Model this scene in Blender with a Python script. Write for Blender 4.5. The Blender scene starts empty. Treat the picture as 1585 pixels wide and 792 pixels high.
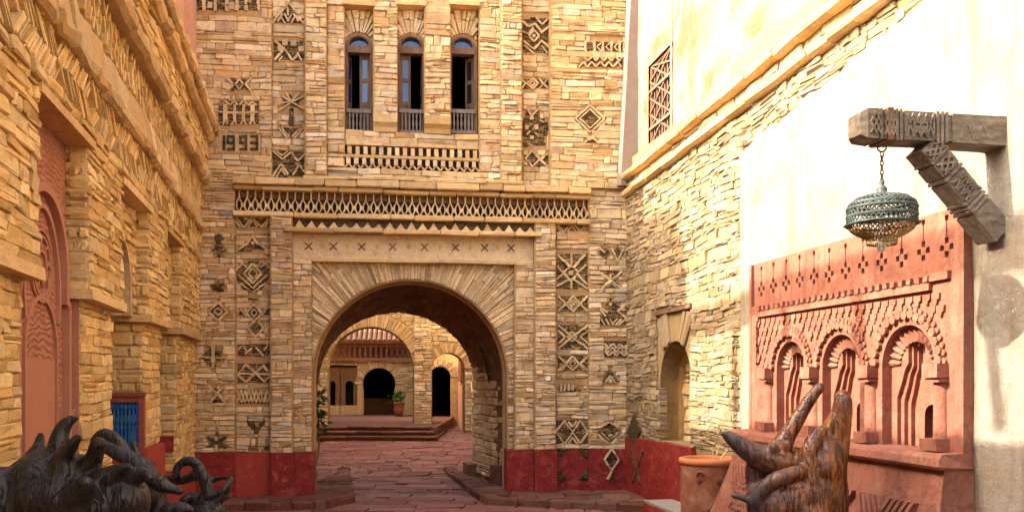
import bpy, bmesh, math, random
import numpy as np
from mathutils import Vector, Matrix

# ------------------------------------------------------------------ camera, sky, sun
SC = bpy.context.scene
EYE = 1.85            # camera height above the front paving
FPX, CX, HY = 1352.0, 792.5, 590.0   # focal length / centre / horizon in photo pixels
cam_d = bpy.data.cameras.new('camera'); cam = bpy.data.objects.new('camera', cam_d)
SC.collection.objects.link(cam)
cam.location = (0, 0, EYE); cam.rotation_euler = (math.radians(90), 0, 0)
cam_d.sensor_width = 36.0; cam_d.lens = 36.0 * FPX / 1585.0
cam_d.shift_y = (HY - 396.0) / 1585.0
cam_d.clip_end = 500; cam_d.clip_start = 0.05
SC.camera = cam

SUN_L = Vector((0.9, 0.12, -0.645)).normalized()       # direction the light travels
sun_d = bpy.data.lights.new('sun', 'SUN'); sun_d.energy = 2.0; sun_d.angle = math.radians(0.5)
sun_d.color = (1.0, 0.93, 0.82)
sun = bpy.data.objects.new('sun', sun_d); SC.collection.objects.link(sun)
sun.rotation_euler = SUN_L.to_track_quat('-Z', 'Y').to_euler(); sun.location = (-20, 0, 20)
W = bpy.data.worlds.new('World'); SC.world = W; W.use_nodes = True
nt = W.node_tree; sk = nt.nodes.new('ShaderNodeTexSky'); sk.sky_type = 'NISHITA'; sk.sun_disc = False
sk.sun_elevation = math.asin(-SUN_L.z); sk.sun_rotation = math.atan2(-SUN_L.x, -SUN_L.y)
sk.dust_density = 6.0; sk.air_density = 1.0; sk.ozone_density = 0.0
nt.nodes['Background'].inputs[1].default_value = 0.15
nt.links.new(sk.outputs[0], nt.nodes['Background'].inputs[0])
SC.view_settings.view_transform = 'Standard'; SC.view_settings.look = 'None'
SC.view_settings.exposure = 2.72; SC.view_settings.gamma = 1
SC.view_settings.use_white_balance = True; SC.view_settings.white_balance_temperature = 7150
SC.view_settings.white_balance_tint = 10
SC.render.engine = 'CYCLES'; SC.cycles.max_bounces = 8; SC.cycles.diffuse_bounces = 6

rnd = random.Random(7); rng = np.random.default_rng(7)

# ------------------------------------------------------------------ object helpers
def link(o, parent=None):
    SC.collection.objects.link(o)
    if parent is not None: o.parent = parent
    return o
def thing(name, label, cat, loc=(0, 0, 0), group=None, kind=None):
    o = bpy.data.objects.new(name, None); o.location = loc; link(o)
    o['label'] = label; o['category'] = cat
    o.empty_display_size = 0.2
    if group: o['group'] = group
    if kind: o['kind'] = kind
    return o
def base_of(p):
    v = Vector((0, 0, 0))
    while p is not None: v = v + p.location; p = p.parent
    return np.array(v)
def mesh(name, V, F, mat, parent=None, tone=None, smooth=False, kind=None, label=None):
    V = np.asarray(V, dtype=float).reshape(-1, 3)
    me = bpy.data.meshes.new(name)
    b = base_of(parent)
    me.from_pydata((V - b).tolist(), [], [list(map(int, f)) for f in F])
    if tone is not None:
        a = me.attributes.new('tone', 'FLOAT_COLOR', 'POINT')
        a.data.foreach_set('color', np.asarray(tone, dtype=np.float32).reshape(-1))
    if smooth: me.polygons.foreach_set('use_smooth', [True] * len(me.polygons))
    me.materials.append(mat); me.update()
    o = link(bpy.data.objects.new(name, me), parent)
    if kind: o['kind'] = kind
    if label: o['label'] = label
    return o

class Frame:
    """a wall plane: u along the wall, v = world height, w out of the wall"""
    def __init__(s, o, d):
        s.O = np.array([o[0], o[1], 0.0]); d = np.array([d[0], d[1], 0.0]); s.U = d / np.linalg.norm(d)
        s.Z = np.array([0, 0, 1.0]); s.N = np.cross(s.U, s.Z)
    def P(s, u, v, w=0.0):
        u = np.asarray(u, float)[..., None]; v = np.asarray(v, float)[..., None]; w = np.asarray(w, float)[..., None]
        return s.O + u * s.U + v * s.Z + w * s.N
    def ray(s, px, py, w=0.0):
        d = np.array([(px - CX) / FPX, 1.0, (HY - py) / FPX]); c = np.array([0, 0, EYE])
        t = np.dot(s.O + w * s.N - c, s.N) / np.dot(d, s.N); p = c + d * t
        return float(np.dot(p - s.O, s.U)), float(p[2])
    def sub(s, u, w):          # same direction, moved
        f = Frame((0, 0), (1, 0)); f.O = s.P(u, 0, w); f.U, f.Z, f.N = s.U, s.Z, s.N; return f
def project(P):
    P = np.asarray(P); y = np.maximum(P[..., 1], 0.3)
    return CX + FPX * P[..., 0] / y, HY - FPX * (P[..., 2] - EYE) / y
def wpt(px, py, y): return np.array([(px - CX) / FPX * y, y, EYE + (HY - py) / FPX * y])
def gpt(px, py, z=0.0):
    y = FPX * (EYE - z) / (py - HY); return np.array([(px - CX) / FPX * y, y, z])

class MB:
    def __init__(s): s.V = []; s.F = []; s.n = 0
    def add(s, V, F):
        V = np.asarray(V, float).reshape(-1, 3); s.V.append(V)
        s.F += [[i + s.n for i in f] for f in F]; s.n += len(V); return s
    def box(s, fr, u0, u1, v0, v1, w0, w1, j=0.0):
        V = np.array([fr.P(u, v, w) for w in (w0, w1) for v in (v0, v1) for u in (u0, u1)])
        if j: V = V + rng.uniform(-j, j, V.shape)
        return s.add(V, [[0, 2, 3, 1], [4, 5, 7, 6], [0, 1, 5, 4], [2, 6, 7, 3], [0, 4, 6, 2], [1, 3, 7, 5]])
    def prism(s, fr, poly, w0, w1, cap0=True):
        n = len(poly); u = [p[0] for p in poly]; v = [p[1] for p in poly]
        V = np.concatenate([fr.P(u, v, w0), fr.P(u, v, w1)])
        F = [[i, (i + 1) % n, n + (i + 1) % n, n + i] for i in range(n)] + [list(range(n, 2 * n))]
        if cap0: F.append(list(range(n))[::-1])
        return s.add(V, F)
    def bar(s, fr, a, b, wd, w0, w1, e=0.0):
        a = np.array(a, float); b = np.array(b, float); d = b - a; L = np.linalg.norm(d) + 1e-9; d /= L
        a = a - d * e; b = b + d * e; n = np.array([-d[1], d[0]]) * wd / 2
        return s.prism(fr, [a - n, b - n, b + n, a + n], w0, w1)
    def ring(s, fr, outer, inner, w0, w1, closed=True):
        """plate whose outline is outer with the hole inner (same number of points)"""
        n = len(outer); o = np.array(outer, float); i = np.array(inner, float)
        V = np.concatenate([fr.P(o[:, 0], o[:, 1], w1), fr.P(i[:, 0], i[:, 1], w1), fr.P(o[:, 0], o[:, 1], w0), fr.P(i[:, 0], i[:, 1], w0)])
        F = []
        for k in range(n if closed else n - 1):
            q = (k + 1) % n
            F += [[k, q, n + q, n + k], [n + k, n + q, 3 * n + q, 3 * n + k], [2 * n + q, 2 * n + k, k, q][::-1], [2 * n + k, 2 * n + q, 3 * n + q, 3 * n + k][::-1]]
        return s.add(V, F)
    def tube(s, pts, rad, n=8, cap=True):
        pts = np.asarray(pts, float); rad = np.broadcast_to(np.asarray(rad, float), (len(pts),)); V = []
        up = np.array([0, 0, 1.0]); prev = None
        for i in range(len(pts)):
            d = pts[min(i + 1, len(pts) - 1)] - pts[max(i - 1, 0)]; d = d / (np.linalg.norm(d) + 1e-9)
            r = prev if prev is not None else (up if abs(d[2]) < .9 else np.array([1.0, 0, 0]))
            a = r - d * np.dot(r, d); a /= np.linalg.norm(a) + 1e-9; prev = a; b = np.cross(d, a)
            for k in range(n):
                t = 2 * math.pi * k / n; V.append(pts[i] + (a * math.cos(t) + b * math.sin(t)) * rad[i])
        F = [[i * n + k, i * n + (k + 1) % n, (i + 1) * n + (k + 1) % n, (i + 1) * n + k] for i in range(len(pts) - 1) for k in range(n)]
        if cap: F += [list(range(n))[::-1], list(range((len(pts) - 1) * n, len(pts) * n))]
        return s.add(V, F)
    def lathe(s, c, prof, n=32):
        c = np.asarray(c, float); V = []
        for r, z in prof:
            for k in range(n):
                t = 2 * math.pi * k / n; V.append(c + np.array([r * math.cos(t), r * math.sin(t), z]))
        F = [[i * n + k, i * n + (k + 1) % n, (i + 1) * n + (k + 1) % n, (i + 1) * n + k] for i in range(len(prof) - 1) for k in range(n)]
        return s.add(V, F)
    def ico(s, c, r, sc=(1, 1, 1), sub=1, j=0):
        bm = bmesh.new(); bmesh.ops.create_icosphere(bm, subdivisions=sub, radius=1)
        V = np.array([v.co[:] for v in bm.verts]); F = [[v.index for v in f.verts] for f in bm.faces]; bm.free()
        V = V * np.array(sc) * r
        if j: V *= 1 + rng.uniform(-j, j, (len(V), 1))
        return s.add(V + np.asarray(c), F)
    def build(s, name, mat, parent=None, tone=None, **k):
        V = np.concatenate(s.V)
        if tone is not None and np.ndim(tone) == 1: tone = np.tile(tone, (len(V), 1))
        return mesh(name, V, s.F, mat, parent, tone=tone, **k)
def rtone(): return np.array([rnd.random(), rnd.random(), rnd.random(), 1.0])

# ------------------------------------------------------------------ materials
class NT:
    def __init__(s, name):
        s.m = bpy.data.materials.new(name); s.m.use_nodes = True; s.t = s.m.node_tree; s.b = s.t.nodes['Principled BSDF']
        s.co = s.t.nodes.new('ShaderNodeTexCoord').outputs['Object']
    def n(s, kind, **k):
        x = s.t.nodes.new('ShaderNode' + kind)
        for a, v in k.items(): setattr(x, a, v)
        return x
    def l(s, a, b): s.t.links.new(a, b)
    def val(s, sock, v):
        if hasattr(v, 'links') or hasattr(v, 'is_output'): s.l(v, sock)
        else: sock.default_value = v
    def noise(s, scale, detail=4, rough=.6, vec=None, dist=0.0):
        x = s.n('TexNoise'); x.inputs['Scale'].default_value = scale; x.inputs['Detail'].default_value = detail
        x.inputs['Roughness'].default_value = rough; x.inputs['Distortion'].default_value = dist
        s.l(vec or s.co, x.inputs['Vector']); return x.outputs['Fac']
    def voro(s, scale, vec=None, feature='F1', out='Distance'):
        x = s.n('TexVoronoi'); x.feature = feature; x.inputs['Scale'].default_value = scale; s.l(vec or s.co, x.inputs['Vector']); return x.outputs[out]
    def ramp(s, fac, stops):
        x = s.n('ValToRGB'); s.l(fac, x.inputs[0]); e = x.color_ramp.elements
        while len(e) < len(stops): e.new(.5)
        for k, (p, c) in enumerate(stops):
            e[k].position = p; e[k].color = (c, c, c, 1) if not hasattr(c, '__len__') else (*c, 1)
        return x.outputs[0]
    def mix(s, fac, a, b, mode='MIX'):
        x = s.n('Mix', data_type='RGBA', blend_type=mode)
        s.val(x.inputs[0], fac)
        for sock, v in ((x.inputs[6], a), (x.inputs[7], b)):
            if isinstance(v, tuple): sock.default_value = (*v, 1) if len(v) == 3 else v
            else: s.l(v, sock)
        return x.outputs[2]
    def math(s, op, a, b=0.0):
        x = s.n('Math', operation=op); s.val(x.inputs[0], a); s.val(x.inputs[1], b); return x.outputs[0]
    def map(s, scale, rot=(0, 0, 0)):
        x = s.n('Mapping'); x.inputs['Scale'].default_value = scale; x.inputs['Rotation'].default_value = rot; s.l(s.co, x.inputs[0]); return x.outputs[0]
    def tone(s):
        a = s.n('Attribute'); a.attribute_name = 'tone'; x = s.n('SeparateColor'); s.l(a.outputs['Color'], x.inputs[0]); return x.outputs
    def bump(s, h, strength=.5, dist=.02, prev=None):
        x = s.n('Bump'); x.inputs['Strength'].default_value = strength; x.inputs['Distance'].default_value = dist; s.l(h, x.inputs['Height'])
        if prev: s.l(prev, x.inputs['Normal'])
        return x.outputs[0]
    def done(s, col, rough=.9, bump=None, spec=.25, metal=0.0):
        if isinstance(col, tuple): s.b.inputs['Base Color'].default_value = (*col, 1)
        else: s.l(col, s.b.inputs['Base Color'])
        s.val(s.b.inputs['Roughness'], rough); s.b.inputs['Specular IOR Level'].default_value = spec; s.b.inputs['Metallic'].default_value = metal
        if bump: s.l(bump, s.b.inputs['Normal'])
        return s.m
def stone_mat(name, cols, patch=(.20, .11, .045), bs=.7, bd=.012, fine=45, pf=.55):
    t = NT(name); r, g, b = t.tone()[:3]
    c = t.ramp(r, [(i / (len(cols) - 1), q) for i, q in enumerate(cols)])
    c = t.mix(1.0, c, t.ramp(g, [(0, .72), (1, 1.12)]), 'MULTIPLY')
    n1 = t.noise(7, 5, .65); c = t.mix(t.ramp(n1, [(.48, 0), (.72, pf)]), c, patch)
    n2 = t.noise(30, 4, .7, vec=t.map((1, 1, 2.2))); c = t.mix(.55, c, t.ramp(n2, [(.25, .6), (.75, 1.3)]), 'MULTIPLY')
    h = t.math('ADD', t.noise(fine, 6, .65), t.math('MULTIPLY', t.noise(12, 4, .6, vec=t.map((1, 1, 3))), .9))
    return t.done(c, .92, t.bump(h, bs, bd), .15)
def plaster_mat(name, base, stain, dark=None, scale=1.0, sf=.8, bs=.5, bd=.012, lo=.5, hi=.7, dlo=.58, df=.6, ds=2.6, streak=0.0):
    t = NT(name); n1 = t.noise(1.6 * scale, 6, .62, dist=.6); c = t.mix(t.ramp(n1, [(lo, 0), (hi, sf)]), base, stain)
    n2 = t.noise(9 * scale, 5, .7); c = t.mix(.5, c, t.ramp(n2, [(.3, .75), (.7, 1.15)]), 'MULTIPLY')
    if dark:
        c = t.mix(t.ramp(t.noise(ds * scale, 7, .7, dist=1.2), [(dlo, 0), (dlo + .14, df)]), c, dark)
    if streak: c = t.mix(t.ramp(t.noise(2.0, 6, .65, vec=t.map((5, 5, .45))), [(.50, 0), (.68, streak)]), c, dark)
    h = t.math('ADD', t.noise(22, 6, .7), t.math('MULTIPLY', t.noise(4.5, 5, .6), 1.6))
    return t.done(c, .92, t.bump(h, bs, bd), .15)
M = {}
M['stone_gate'] = stone_mat('gate_stone', [(.64, .43, .20), (.70, .51, .27), (.74, .56, .32), (.77, .61, .38), (.69, .51, .28), (.78, .65, .45), (.64, .40, .19), (.58, .50, .38)])
M['stone_left'] = stone_mat('left_stone', [(.63, .39, .14), (.69, .46, .185), (.74, .53, .235), (.77, .57, .28), (.69, .47, .205), (.63, .41, .18)], pf=.4)
M['stone_right'] = stone_mat('right_stone', [(.31, .22, .12), (.345, .255, .145), (.375, .285, .175), (.33, .24, .135), (.385, .305, .20), (.31, .265, .20)], patch=(.26, .165, .08), pf=.35)
M['mortar'] = stone_mat('mortar', [(.46, .29, .13), (.53, .35, .165)], bs=.8)
M['mortar_light'] = stone_mat('mortar_light', [(.61, .40, .16), (.66, .45, .19)], bs=.8)
M['mortar_right'] = stone_mat('mortar_right', [(.28, .20, .105), (.32, .23, .125)], bs=.8)
M['slab'] = stone_mat('slab_stone', [(.58, .37, .16), (.64, .44, .21), (.69, .50, .27), (.60, .39, .18)], pf=.35)
M['arch'] = stone_mat('cream_arch_stone', [(.70, .51, .27), (.76, .58, .33), (.80, .64, .40), (.73, .55, .31)], pf=.35, bs=1.0, bd=.02, fine=30)  # cream stone, paler still: light on the spandrel is put into the colour
M['slate'] = stone_mat('dark_slate', [(.085, .055, .027), (.13, .087, .044), (.17, .118, .06), (.11, .078, .046)], patch=(.035, .02, .01), bs=1.0, bd=.02, fine=60)
_s = bpy.data.materials['dark_slate']; _t = _s.node_tree; _v = _t.nodes.new('ShaderNodeTexVoronoi'); _v.inputs['Scale'].default_value = 26
_m = _t.nodes.new('ShaderNodeMapping'); _m.inputs['Rotation'].default_value = (0, .78, 0); _m.inputs['Scale'].default_value = (1, 1, 4.0); _c = _t.nodes.new('ShaderNodeTexCoord'); _t.links.new(_c.outputs['Object'], _m.inputs[0]); _t.links.new(_m.outputs[0], _v.inputs['Vector'])
_x = _t.nodes.new('ShaderNodeMix'); _x.data_type = 'RGBA'; _x.blend_type = 'MULTIPLY'; _x.inputs[0].default_value = .85; _p = _t.nodes['Principled BSDF']; _l = _p.inputs['Base Color'].links[0].from_socket
_r = _t.nodes.new('ShaderNodeSeparateColor'); _t.links.new(_v.outputs['Color'], _r.inputs[0]); _q = _t.nodes.new('ShaderNodeValToRGB'); _q.color_ramp.elements[0].color = (.25, .25, .25, 1); _q.color_ramp.elements[1].color = (1.6, 1.6, 1.6, 1); _t.links.new(_r.outputs[0], _q.inputs[0])
_t.links.new(_l, _x.inputs[6]); _t.links.new(_q.outputs[0], _x.inputs[7]); _t.links.new(_x.outputs[2], _p.inputs['Base Color'])
M['slat'] = stone_mat('light_slat', [(.62, .45, .24), (.72, .56, .33), (.68, .50, .28), (.58, .42, .25)], pf=.25)
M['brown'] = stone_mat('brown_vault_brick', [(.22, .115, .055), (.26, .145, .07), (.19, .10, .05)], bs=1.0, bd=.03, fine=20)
M['sand_plaster'] = plaster_mat('sand_plaster', (.62, .44, .23), (.52, .33, .14), (.42, .27, .13), scale=2.0, bs=.9, bd=.02)
M['white_plaster'] = plaster_mat('white_plaster', (.285, .258, .218), (.225, .175, .12), (.13, .11, .085), scale=.9, sf=.9, lo=.44, hi=.66, streak=.45, bs=.8, bd=.02, dlo=.64, df=.5)
M['white_upper'] = plaster_mat('stained_plaster', (.27, .238, .198), (.215, .105, .055), (.13, .085, .065), scale=.8, streak=.5, sf=.95, lo=.42, hi=.60, bs=.8, bd=.02, dlo=.64, df=.5)
M['pinkgrey'] = plaster_mat('pink_grey_plaster', (.27, .205, .175), (.25, .18, .145), (.21, .155, .13), bs=.4)
M['pink_tower'] = plaster_mat('pink_tower_plaster', (.62, .34, .22), (.56, .30, .18), (.46, .25, .15), bs=.4)
M['terracotta'] = plaster_mat('terracotta_plaster', (.27, .108, .073), (.345, .175, .125), (.165, .062, .042), scale=2.2, sf=.85, bs=.8, bd=.016, dlo=.52, df=.75, streak=.6)
M['red'] = plaster_mat('red_paint', (.25, .026, .022), (.35, .07, .055), (.12, .014, .014), scale=3.0, sf=.9, bs=.35, bd=.008, df=.85, dlo=.5)
M['red'].node_tree.nodes['Principled BSDF'].inputs['Roughness'].default_value = .55
M['redlight'] = plaster_mat('bright_red_paint', (.36, .06, .042), (.29, .04, .03), (.22, .035, .025), scale=3.0, sf=.6, bs=.35, bd=.008)
for _n in ('red_paint', 'bright_red_paint'):      # pale scuffs and splashes
    _t = bpy.data.materials[_n].node_tree; _p = _t.nodes['Principled BSDF']; _l = _p.inputs['Base Color'].links[0].from_socket
    _z = _t.nodes.new('ShaderNodeTexNoise'); _z.inputs['Scale'].default_value = 6.5; _z.inputs['Detail'].default_value = 9; _z.inputs['Roughness'].default_value = .78; _z.inputs['Distortion'].default_value = .8
    _c = _t.nodes.new('ShaderNodeTexCoord'); _t.links.new(_c.outputs['Object'], _z.inputs['Vector']); _q = _t.nodes.new('ShaderNodeValToRGB'); _q.color_ramp.elements[0].position = .55; _q.color_ramp.elements[0].color = (0, 0, 0, 1); _q.color_ramp.elements[1].position = .72; _q.color_ramp.elements[1].color = (.75, .75, .75, 1); _t.links.new(_z.outputs['Fac'], _q.inputs[0])
    _x = _t.nodes.new('ShaderNodeMix'); _x.data_type = 'RGBA'; _x.inputs[7].default_value = (.50, .20, .15, 1); _t.links.new(_q.outputs[0], _x.inputs[0]); _t.links.new(_l, _x.inputs[6]); _t.links.new(_x.outputs[2], _p.inputs['Base Color'])
M['grey_cement'] = plaster_mat('grey_cement', (.30, .27, .24), (.36, .30, .25), (.2, .17, .15), bs=.4)
M['iron'] = NT('dark_iron').done((.025, .02, .018), .55, None, .5)
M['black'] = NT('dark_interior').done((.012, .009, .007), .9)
t = NT('blue_glass'); M['glass'] = t.done((.012, .05, .17), .06, t.bump(t.noise(3, 2), .1, .02), .9)  # blue of the reflected sky is put into the base colour
t = NT('window_wood'); n1 = t.noise(30, 5, .7, vec=t.map((1, 1, .12)))
M['window_wood'] = t.done(t.ramp(n1, [(.3, (.10, .055, .035)), (.6, (.20, .125, .085)), (.8, (.26, .19, .15))]), .8, t.bump(n1, .4, .004))
t = NT('grey_wood'); n1 = t.noise(30, 5, .7, vec=t.map((1, 1, .12)))
M['grey_wood'] = t.done(t.ramp(n1, [(.3, (.11, .085, .075)), (.7, (.24, .20, .18))]), .8, t.bump(n1, .4, .004))
t = NT('blue_shutter'); n1 = t.noise(30, 5, .7, vec=t.map((1, 1, .2)))
M['blue'] = t.done(t.ramp(n1, [(.3, (.012, .09, .26)), (.7, (.025, .16, .42))]), .6, t.bump(n1, .3, .004))
t = NT('red_frame'); n1 = t.noise(20, 5, .7); M['red_frame'] = t.done(t.ramp(n1, [(.3, (.22, .05, .035)), (.7, (.33, .09, .06))]), .7)
# carved pink plaster: fine arabesque relief
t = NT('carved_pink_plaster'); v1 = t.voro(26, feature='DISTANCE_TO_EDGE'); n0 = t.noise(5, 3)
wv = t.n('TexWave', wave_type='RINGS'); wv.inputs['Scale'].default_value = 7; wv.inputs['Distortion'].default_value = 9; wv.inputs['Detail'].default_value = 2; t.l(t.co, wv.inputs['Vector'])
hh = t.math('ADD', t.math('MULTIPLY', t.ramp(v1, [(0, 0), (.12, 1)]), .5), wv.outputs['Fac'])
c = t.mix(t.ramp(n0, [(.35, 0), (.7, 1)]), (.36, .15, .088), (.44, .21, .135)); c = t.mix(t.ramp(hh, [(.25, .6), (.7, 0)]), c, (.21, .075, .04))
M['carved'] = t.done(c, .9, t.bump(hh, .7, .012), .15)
t = NT('pink_plaster_moulding'); n0 = t.noise(5, 4); M['pinkmould'] = t.done(t.mix(n0, (.36, .15, .088), (.44, .21, .135)), .9, t.bump(t.noise(40, 4), .3, .004), .15)
# bracket wood
t = NT('weathered_beam_wood'); n1 = t.noise(26, 6, .7, vec=t.map((.16, 1, 1), (0, 0, .19))); n2 = t.noise(4, 4)
c = t.ramp(n1, [(.28, (.055, .043, .034)), (.5, (.15, .125, .10)), (.75, (.27, .235, .195))]); c = t.mix(t.ramp(n2, [(.5, 0), (.7, .5)]), c, (.18, .12, .075))
M['beam_wood'] = t.done(c, .85, t.bump(n1, .6, .008))
# roots
def root_mat(name, a, b, c3, grey, rough, gf, left_grey=False):
    t = NT(name); mp = t.map((4, 4, 1.3), (0, .5, 0)); n1 = t.noise(3.0, 6, .6, vec=mp, dist=1.5); n2 = t.noise(2.2, 3)
    c = t.ramp(n1, [(.28, a), (.5, b), (.72, c3)]); 
    if left_grey:      # the outer arm is weathered grey, the heavy end still varnished
        sx = t.n('SeparateXYZ'); t.l(t.co, sx.inputs[0]); n2 = t.math('SUBTRACT', t.math('MULTIPLY', n2, .5), t.math('MULTIPLY', sx.outputs[0], .55)); n2 = t.math('ADD', n2, .13)
    c = t.mix(t.ramp(n2, [(.45, 0), (.62, gf)]), c, grey)
    wv = t.n('TexWave', wave_type='BANDS', bands_direction='X'); wv.inputs['Scale'].default_value = 11; wv.inputs['Distortion'].default_value = 14; wv.inputs['Detail'].default_value = 4; wv.inputs['Detail Scale'].default_value = .35
    t.l(t.map((1, 1, .3), (0, .6, .4)), wv.inputs['Vector'])
    n3 = t.noise(3.0, 5, .6, vec=t.map((9, 9, .9), (.25, .45, 0)), dist=.5); c = t.mix(t.ramp(n3, [(.36, .75), (.52, 0)]), c, tuple(x * .3 for x in a))
    n4 = t.ramp(t.noise(2.6, 4, .5, vec=t.map((7, 7, .55), (.2, .4, 0)), dist=.8), [(.465, 0), (.5, 1), (.535, 0)])      # drying cracks
    c = t.mix(t.math('MULTIPLY', n4, .8), c, tuple(x * .25 for x in a))
    h = t.math('ADD', t.noise(22, 5, .6, vec=t.map((1, 1, .5))), t.math('SUBTRACT', t.math('MULTIPLY', n3, .9), t.math('MULTIPLY', n4, .9)))
    return t.done(c, t.ramp(n2, [(.4, rough), (.65, min(rough + .2, .9))]), t.bump(h, .8 if not left_grey else .45, .014), .5)
M['root_dark'] = root_mat('dark_root_wood', (.005, .004, .004), (.014, .010, .0085), (.042, .022, .012), (.034, .034, .040), .32, .6)
M['root_warm'] = root_mat('varnished_root_wood', (.022, .007, .003), (.15, .042, .009), (.34, .115, .02), (.055, .05, .06), .24, .85, True)
# pot
t = NT('clay'); n1 = t.noise(3.5, 6, .65, dist=.8); c = t.ramp(n1, [(.3, (.15, .05, .026)), (.5, (.24, .092, .05)), (.7, (.33, .17, .11))])
n2 = t.noise(1.7, 4); c = t.mix(t.ramp(n2, [(.55, 0), (.72, .55)]), c, (.38, .27, .2)); M['clay'] = t.done(c, .85, t.bump(t.noise(35, 5), .35, .006), .2)
t = NT('clay_rim'); M['clay_rim'] = t.done(t.mix(t.noise(6, 4), (.42, .13, .05), (.54, .20, .085)), .75, t.bump(t.noise(35, 5), .3, .005), .25)
# lantern metal
t = NT('patina_metal'); n1 = t.noise(14, 5, .7); M['patina'] = t.done(t.ramp(n1, [(.3, (.018, .026, .027)), (.55, (.05, .07, .068)), (.75, (.12, .15, .138))]), .6, t.bump(t.noise(60, 4), .4, .003), .5, .35)
t = NT('brass'); n1 = t.noise(14, 5, .7); M['brass'] = t.done(t.ramp(n1, [(.3, (.12, .075, .03)), (.7, (.42, .30, .14))]), .5, None, .5, .6)
t = NT('bulb_glass'); M['bulb'] = t.done((.75, .75, .72), .1, None, .6); t.b.inputs['Transmission Weight'].default_value = .7
# paving
M['paving'] = stone_mat('red_flagstone', [(.20, .070, .054), (.25, .092, .070), (.29, .118, .092), (.24, .10, .082), (.32, .16, .125), (.21, .095, .084)], patch=(.13, .06, .05), pf=.6, bs=.5, bd=.01)
for _n in ('red_flagstone',):
    bpy.data.materials[_n].node_tree.nodes['Principled BSDF'].inputs['Roughness'].default_value = .7
M['joint'] = stone_mat('paving_joint', [(.18, .072, .056), (.20, .085, .066)], bs=.6)
M['kerb'] = stone_mat('kerb_stone', [(.15, .058, .038), (.19, .082, .054), (.24, .115, .075), (.17, .085, .06)], patch=(.07, .03, .022), pf=.6, bs=.8)
M['leaf'] = NT('leaf_green').done((.035, .095, .016), .7)
t = NT('roof_tile'); M['tile'] = t.done(t.mix(t.noise(8, 4), (.17, .085, .05), (.28, .16, .095)), .85)
t = NT('dark_red_wood'); M['redwood'] = t.done(t.mix(t.noise(12, 4), (.20, .075, .04), (.30, .125, .07)), .8)

# ------------------------------------------------------------------ masonry
def masonry(s0, s1, t0, t1, inside, ch, sl, seed=0, thin=.16, step=.012):
    """rows of irregular stones inside the test; returns an array of (s0, s1, t0, t1)"""
    R = random.Random(seed); out = []; t = t0; ss = np.arange(s0, s1 + step, step)
    while t < t1 - .25 * ch[0]:
        h = min(R.uniform(*ch) * (1.65 if R.random() < .10 else 1), t1 - t)
        if t1 - (t + h) < .5 * ch[0]: h = t1 - t
        mk = np.ones(len(ss), bool)
        for q in (.15, .5, .85): mk &= inside(ss, np.full(len(ss), t + h * q))
        e = np.flatnonzero(np.diff(np.concatenate([[0], mk.astype(int), [0]])))
        for a, b in zip(e[::2], e[1::2]):
            x = ss[a]; end = min(ss[b - 1] + step * .5, s1)
            if end - x < .25 * sl[0]: continue
            while x < end - 1e-6:
                L = R.uniform(*sl) if R.random() < .8 else R.uniform(sl[0] * .5, sl[0])
                if end - (x + L) < sl[0] * .45: L = end - x
                if R.random() < thin and h > ch[0] * .9 and L > sl[0]:
                    k = R.uniform(.35, .65)
                    out += [(x, x + L, t, t + h * k), (x, x + L, t + h * k, t + h)]
                else: out.append((x, x + L, t, t + h))
                x += L
        t += h
    return np.array(out).reshape(-1, 4)
GR = [(i, j) for j in range(4) for i in range(4)]
RIM = [0, 1, 2, 3, 7, 11, 15, 14, 13, 12, 8, 4]
SF = [[j * 4 + i, j * 4 + i + 1, j * 4 + i + 5, j * 4 + i + 4] for j in range(3) for i in range(3)] + \
     [[16 + k, 16 + (k + 1) % 12, RIM[(k + 1) % 12], RIM[k]] for k in range(12)]
def stones(fr, S, w, depth=.1, prot=.03, gap=.007, bev=.016, jit=.007, rough=.006, warp=.012, mp=None, tilt=.012):
    """48-odd triangle rough blocks for every row of S -> (n, 28, 3) world vertices"""
    n = len(S)
    if n == 0: return np.zeros((0, 28, 3))
    L = S[:, 1] - S[:, 0]; H = S[:, 3] - S[:, 2]
    bs = np.minimum(.3, bev * 1.2 / L); bt = np.minimum(.32, bev / H)
    one = np.ones(n); fs = np.stack([0 * one, bs, 1 - bs, one], 1); ft = np.stack([0 * one, bt, 1 - bt, one], 1)
    g = rng.uniform(.4, 1.5, n) * gap
    s = np.zeros((n, 28)); t = np.zeros((n, 28)); ww = np.zeros((n, 28))
    pr = rng.random(n) ** 1.5 * prot; tl = rng.uniform(-tilt, tilt, (n, 2))
    for k, (i, j) in enumerate(GR):
        s[:, k] = S[:, 0] + g + (L - 2 * g) * fs[:, i]; t[:, k] = S[:, 2] + g + (H - 2 * g) * ft[:, j]
        rim = (i in (0, 3)) + (j in (0, 3))
        ww[:, k] = pr + tl[:, 0] * (fs[:, i] - .5) * 2 + tl[:, 1] * (ft[:, j] - .5) * 2 - (rim > 0) * bev * rng.uniform(.4, 1.2, n) - (rim == 2) * bev * .5 + rng.uniform(-rough, rough, n)
        if rim == 2:
            s[:, k] += (1 if i == 0 else -1) * rng.uniform(0, .22, n) * np.minimum(H, .1); t[:, k] += (1 if j == 0 else -1) * rng.uniform(0, .2, n) * H * .7
        s[:, k] += rng.uniform(-jit, jit, n); t[:, k] += rng.uniform(-jit, jit, n) * np.minimum(1, H / .06)
    for k in range(12):
        s[:, 16 + k] = s[:, RIM[k]]; t[:, 16 + k] = t[:, RIM[k]]; ww[:, 16 + k] = -depth
    ww += w
    t = t + warp * (np.sin(2.3 * s + 1.7 * t) * .6 + np.sin(5.1 * s - 2.9 * t + 1.3) * .4)
    if mp: s, t = mp(s, t)
    return fr.P(s, t, ww)
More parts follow.
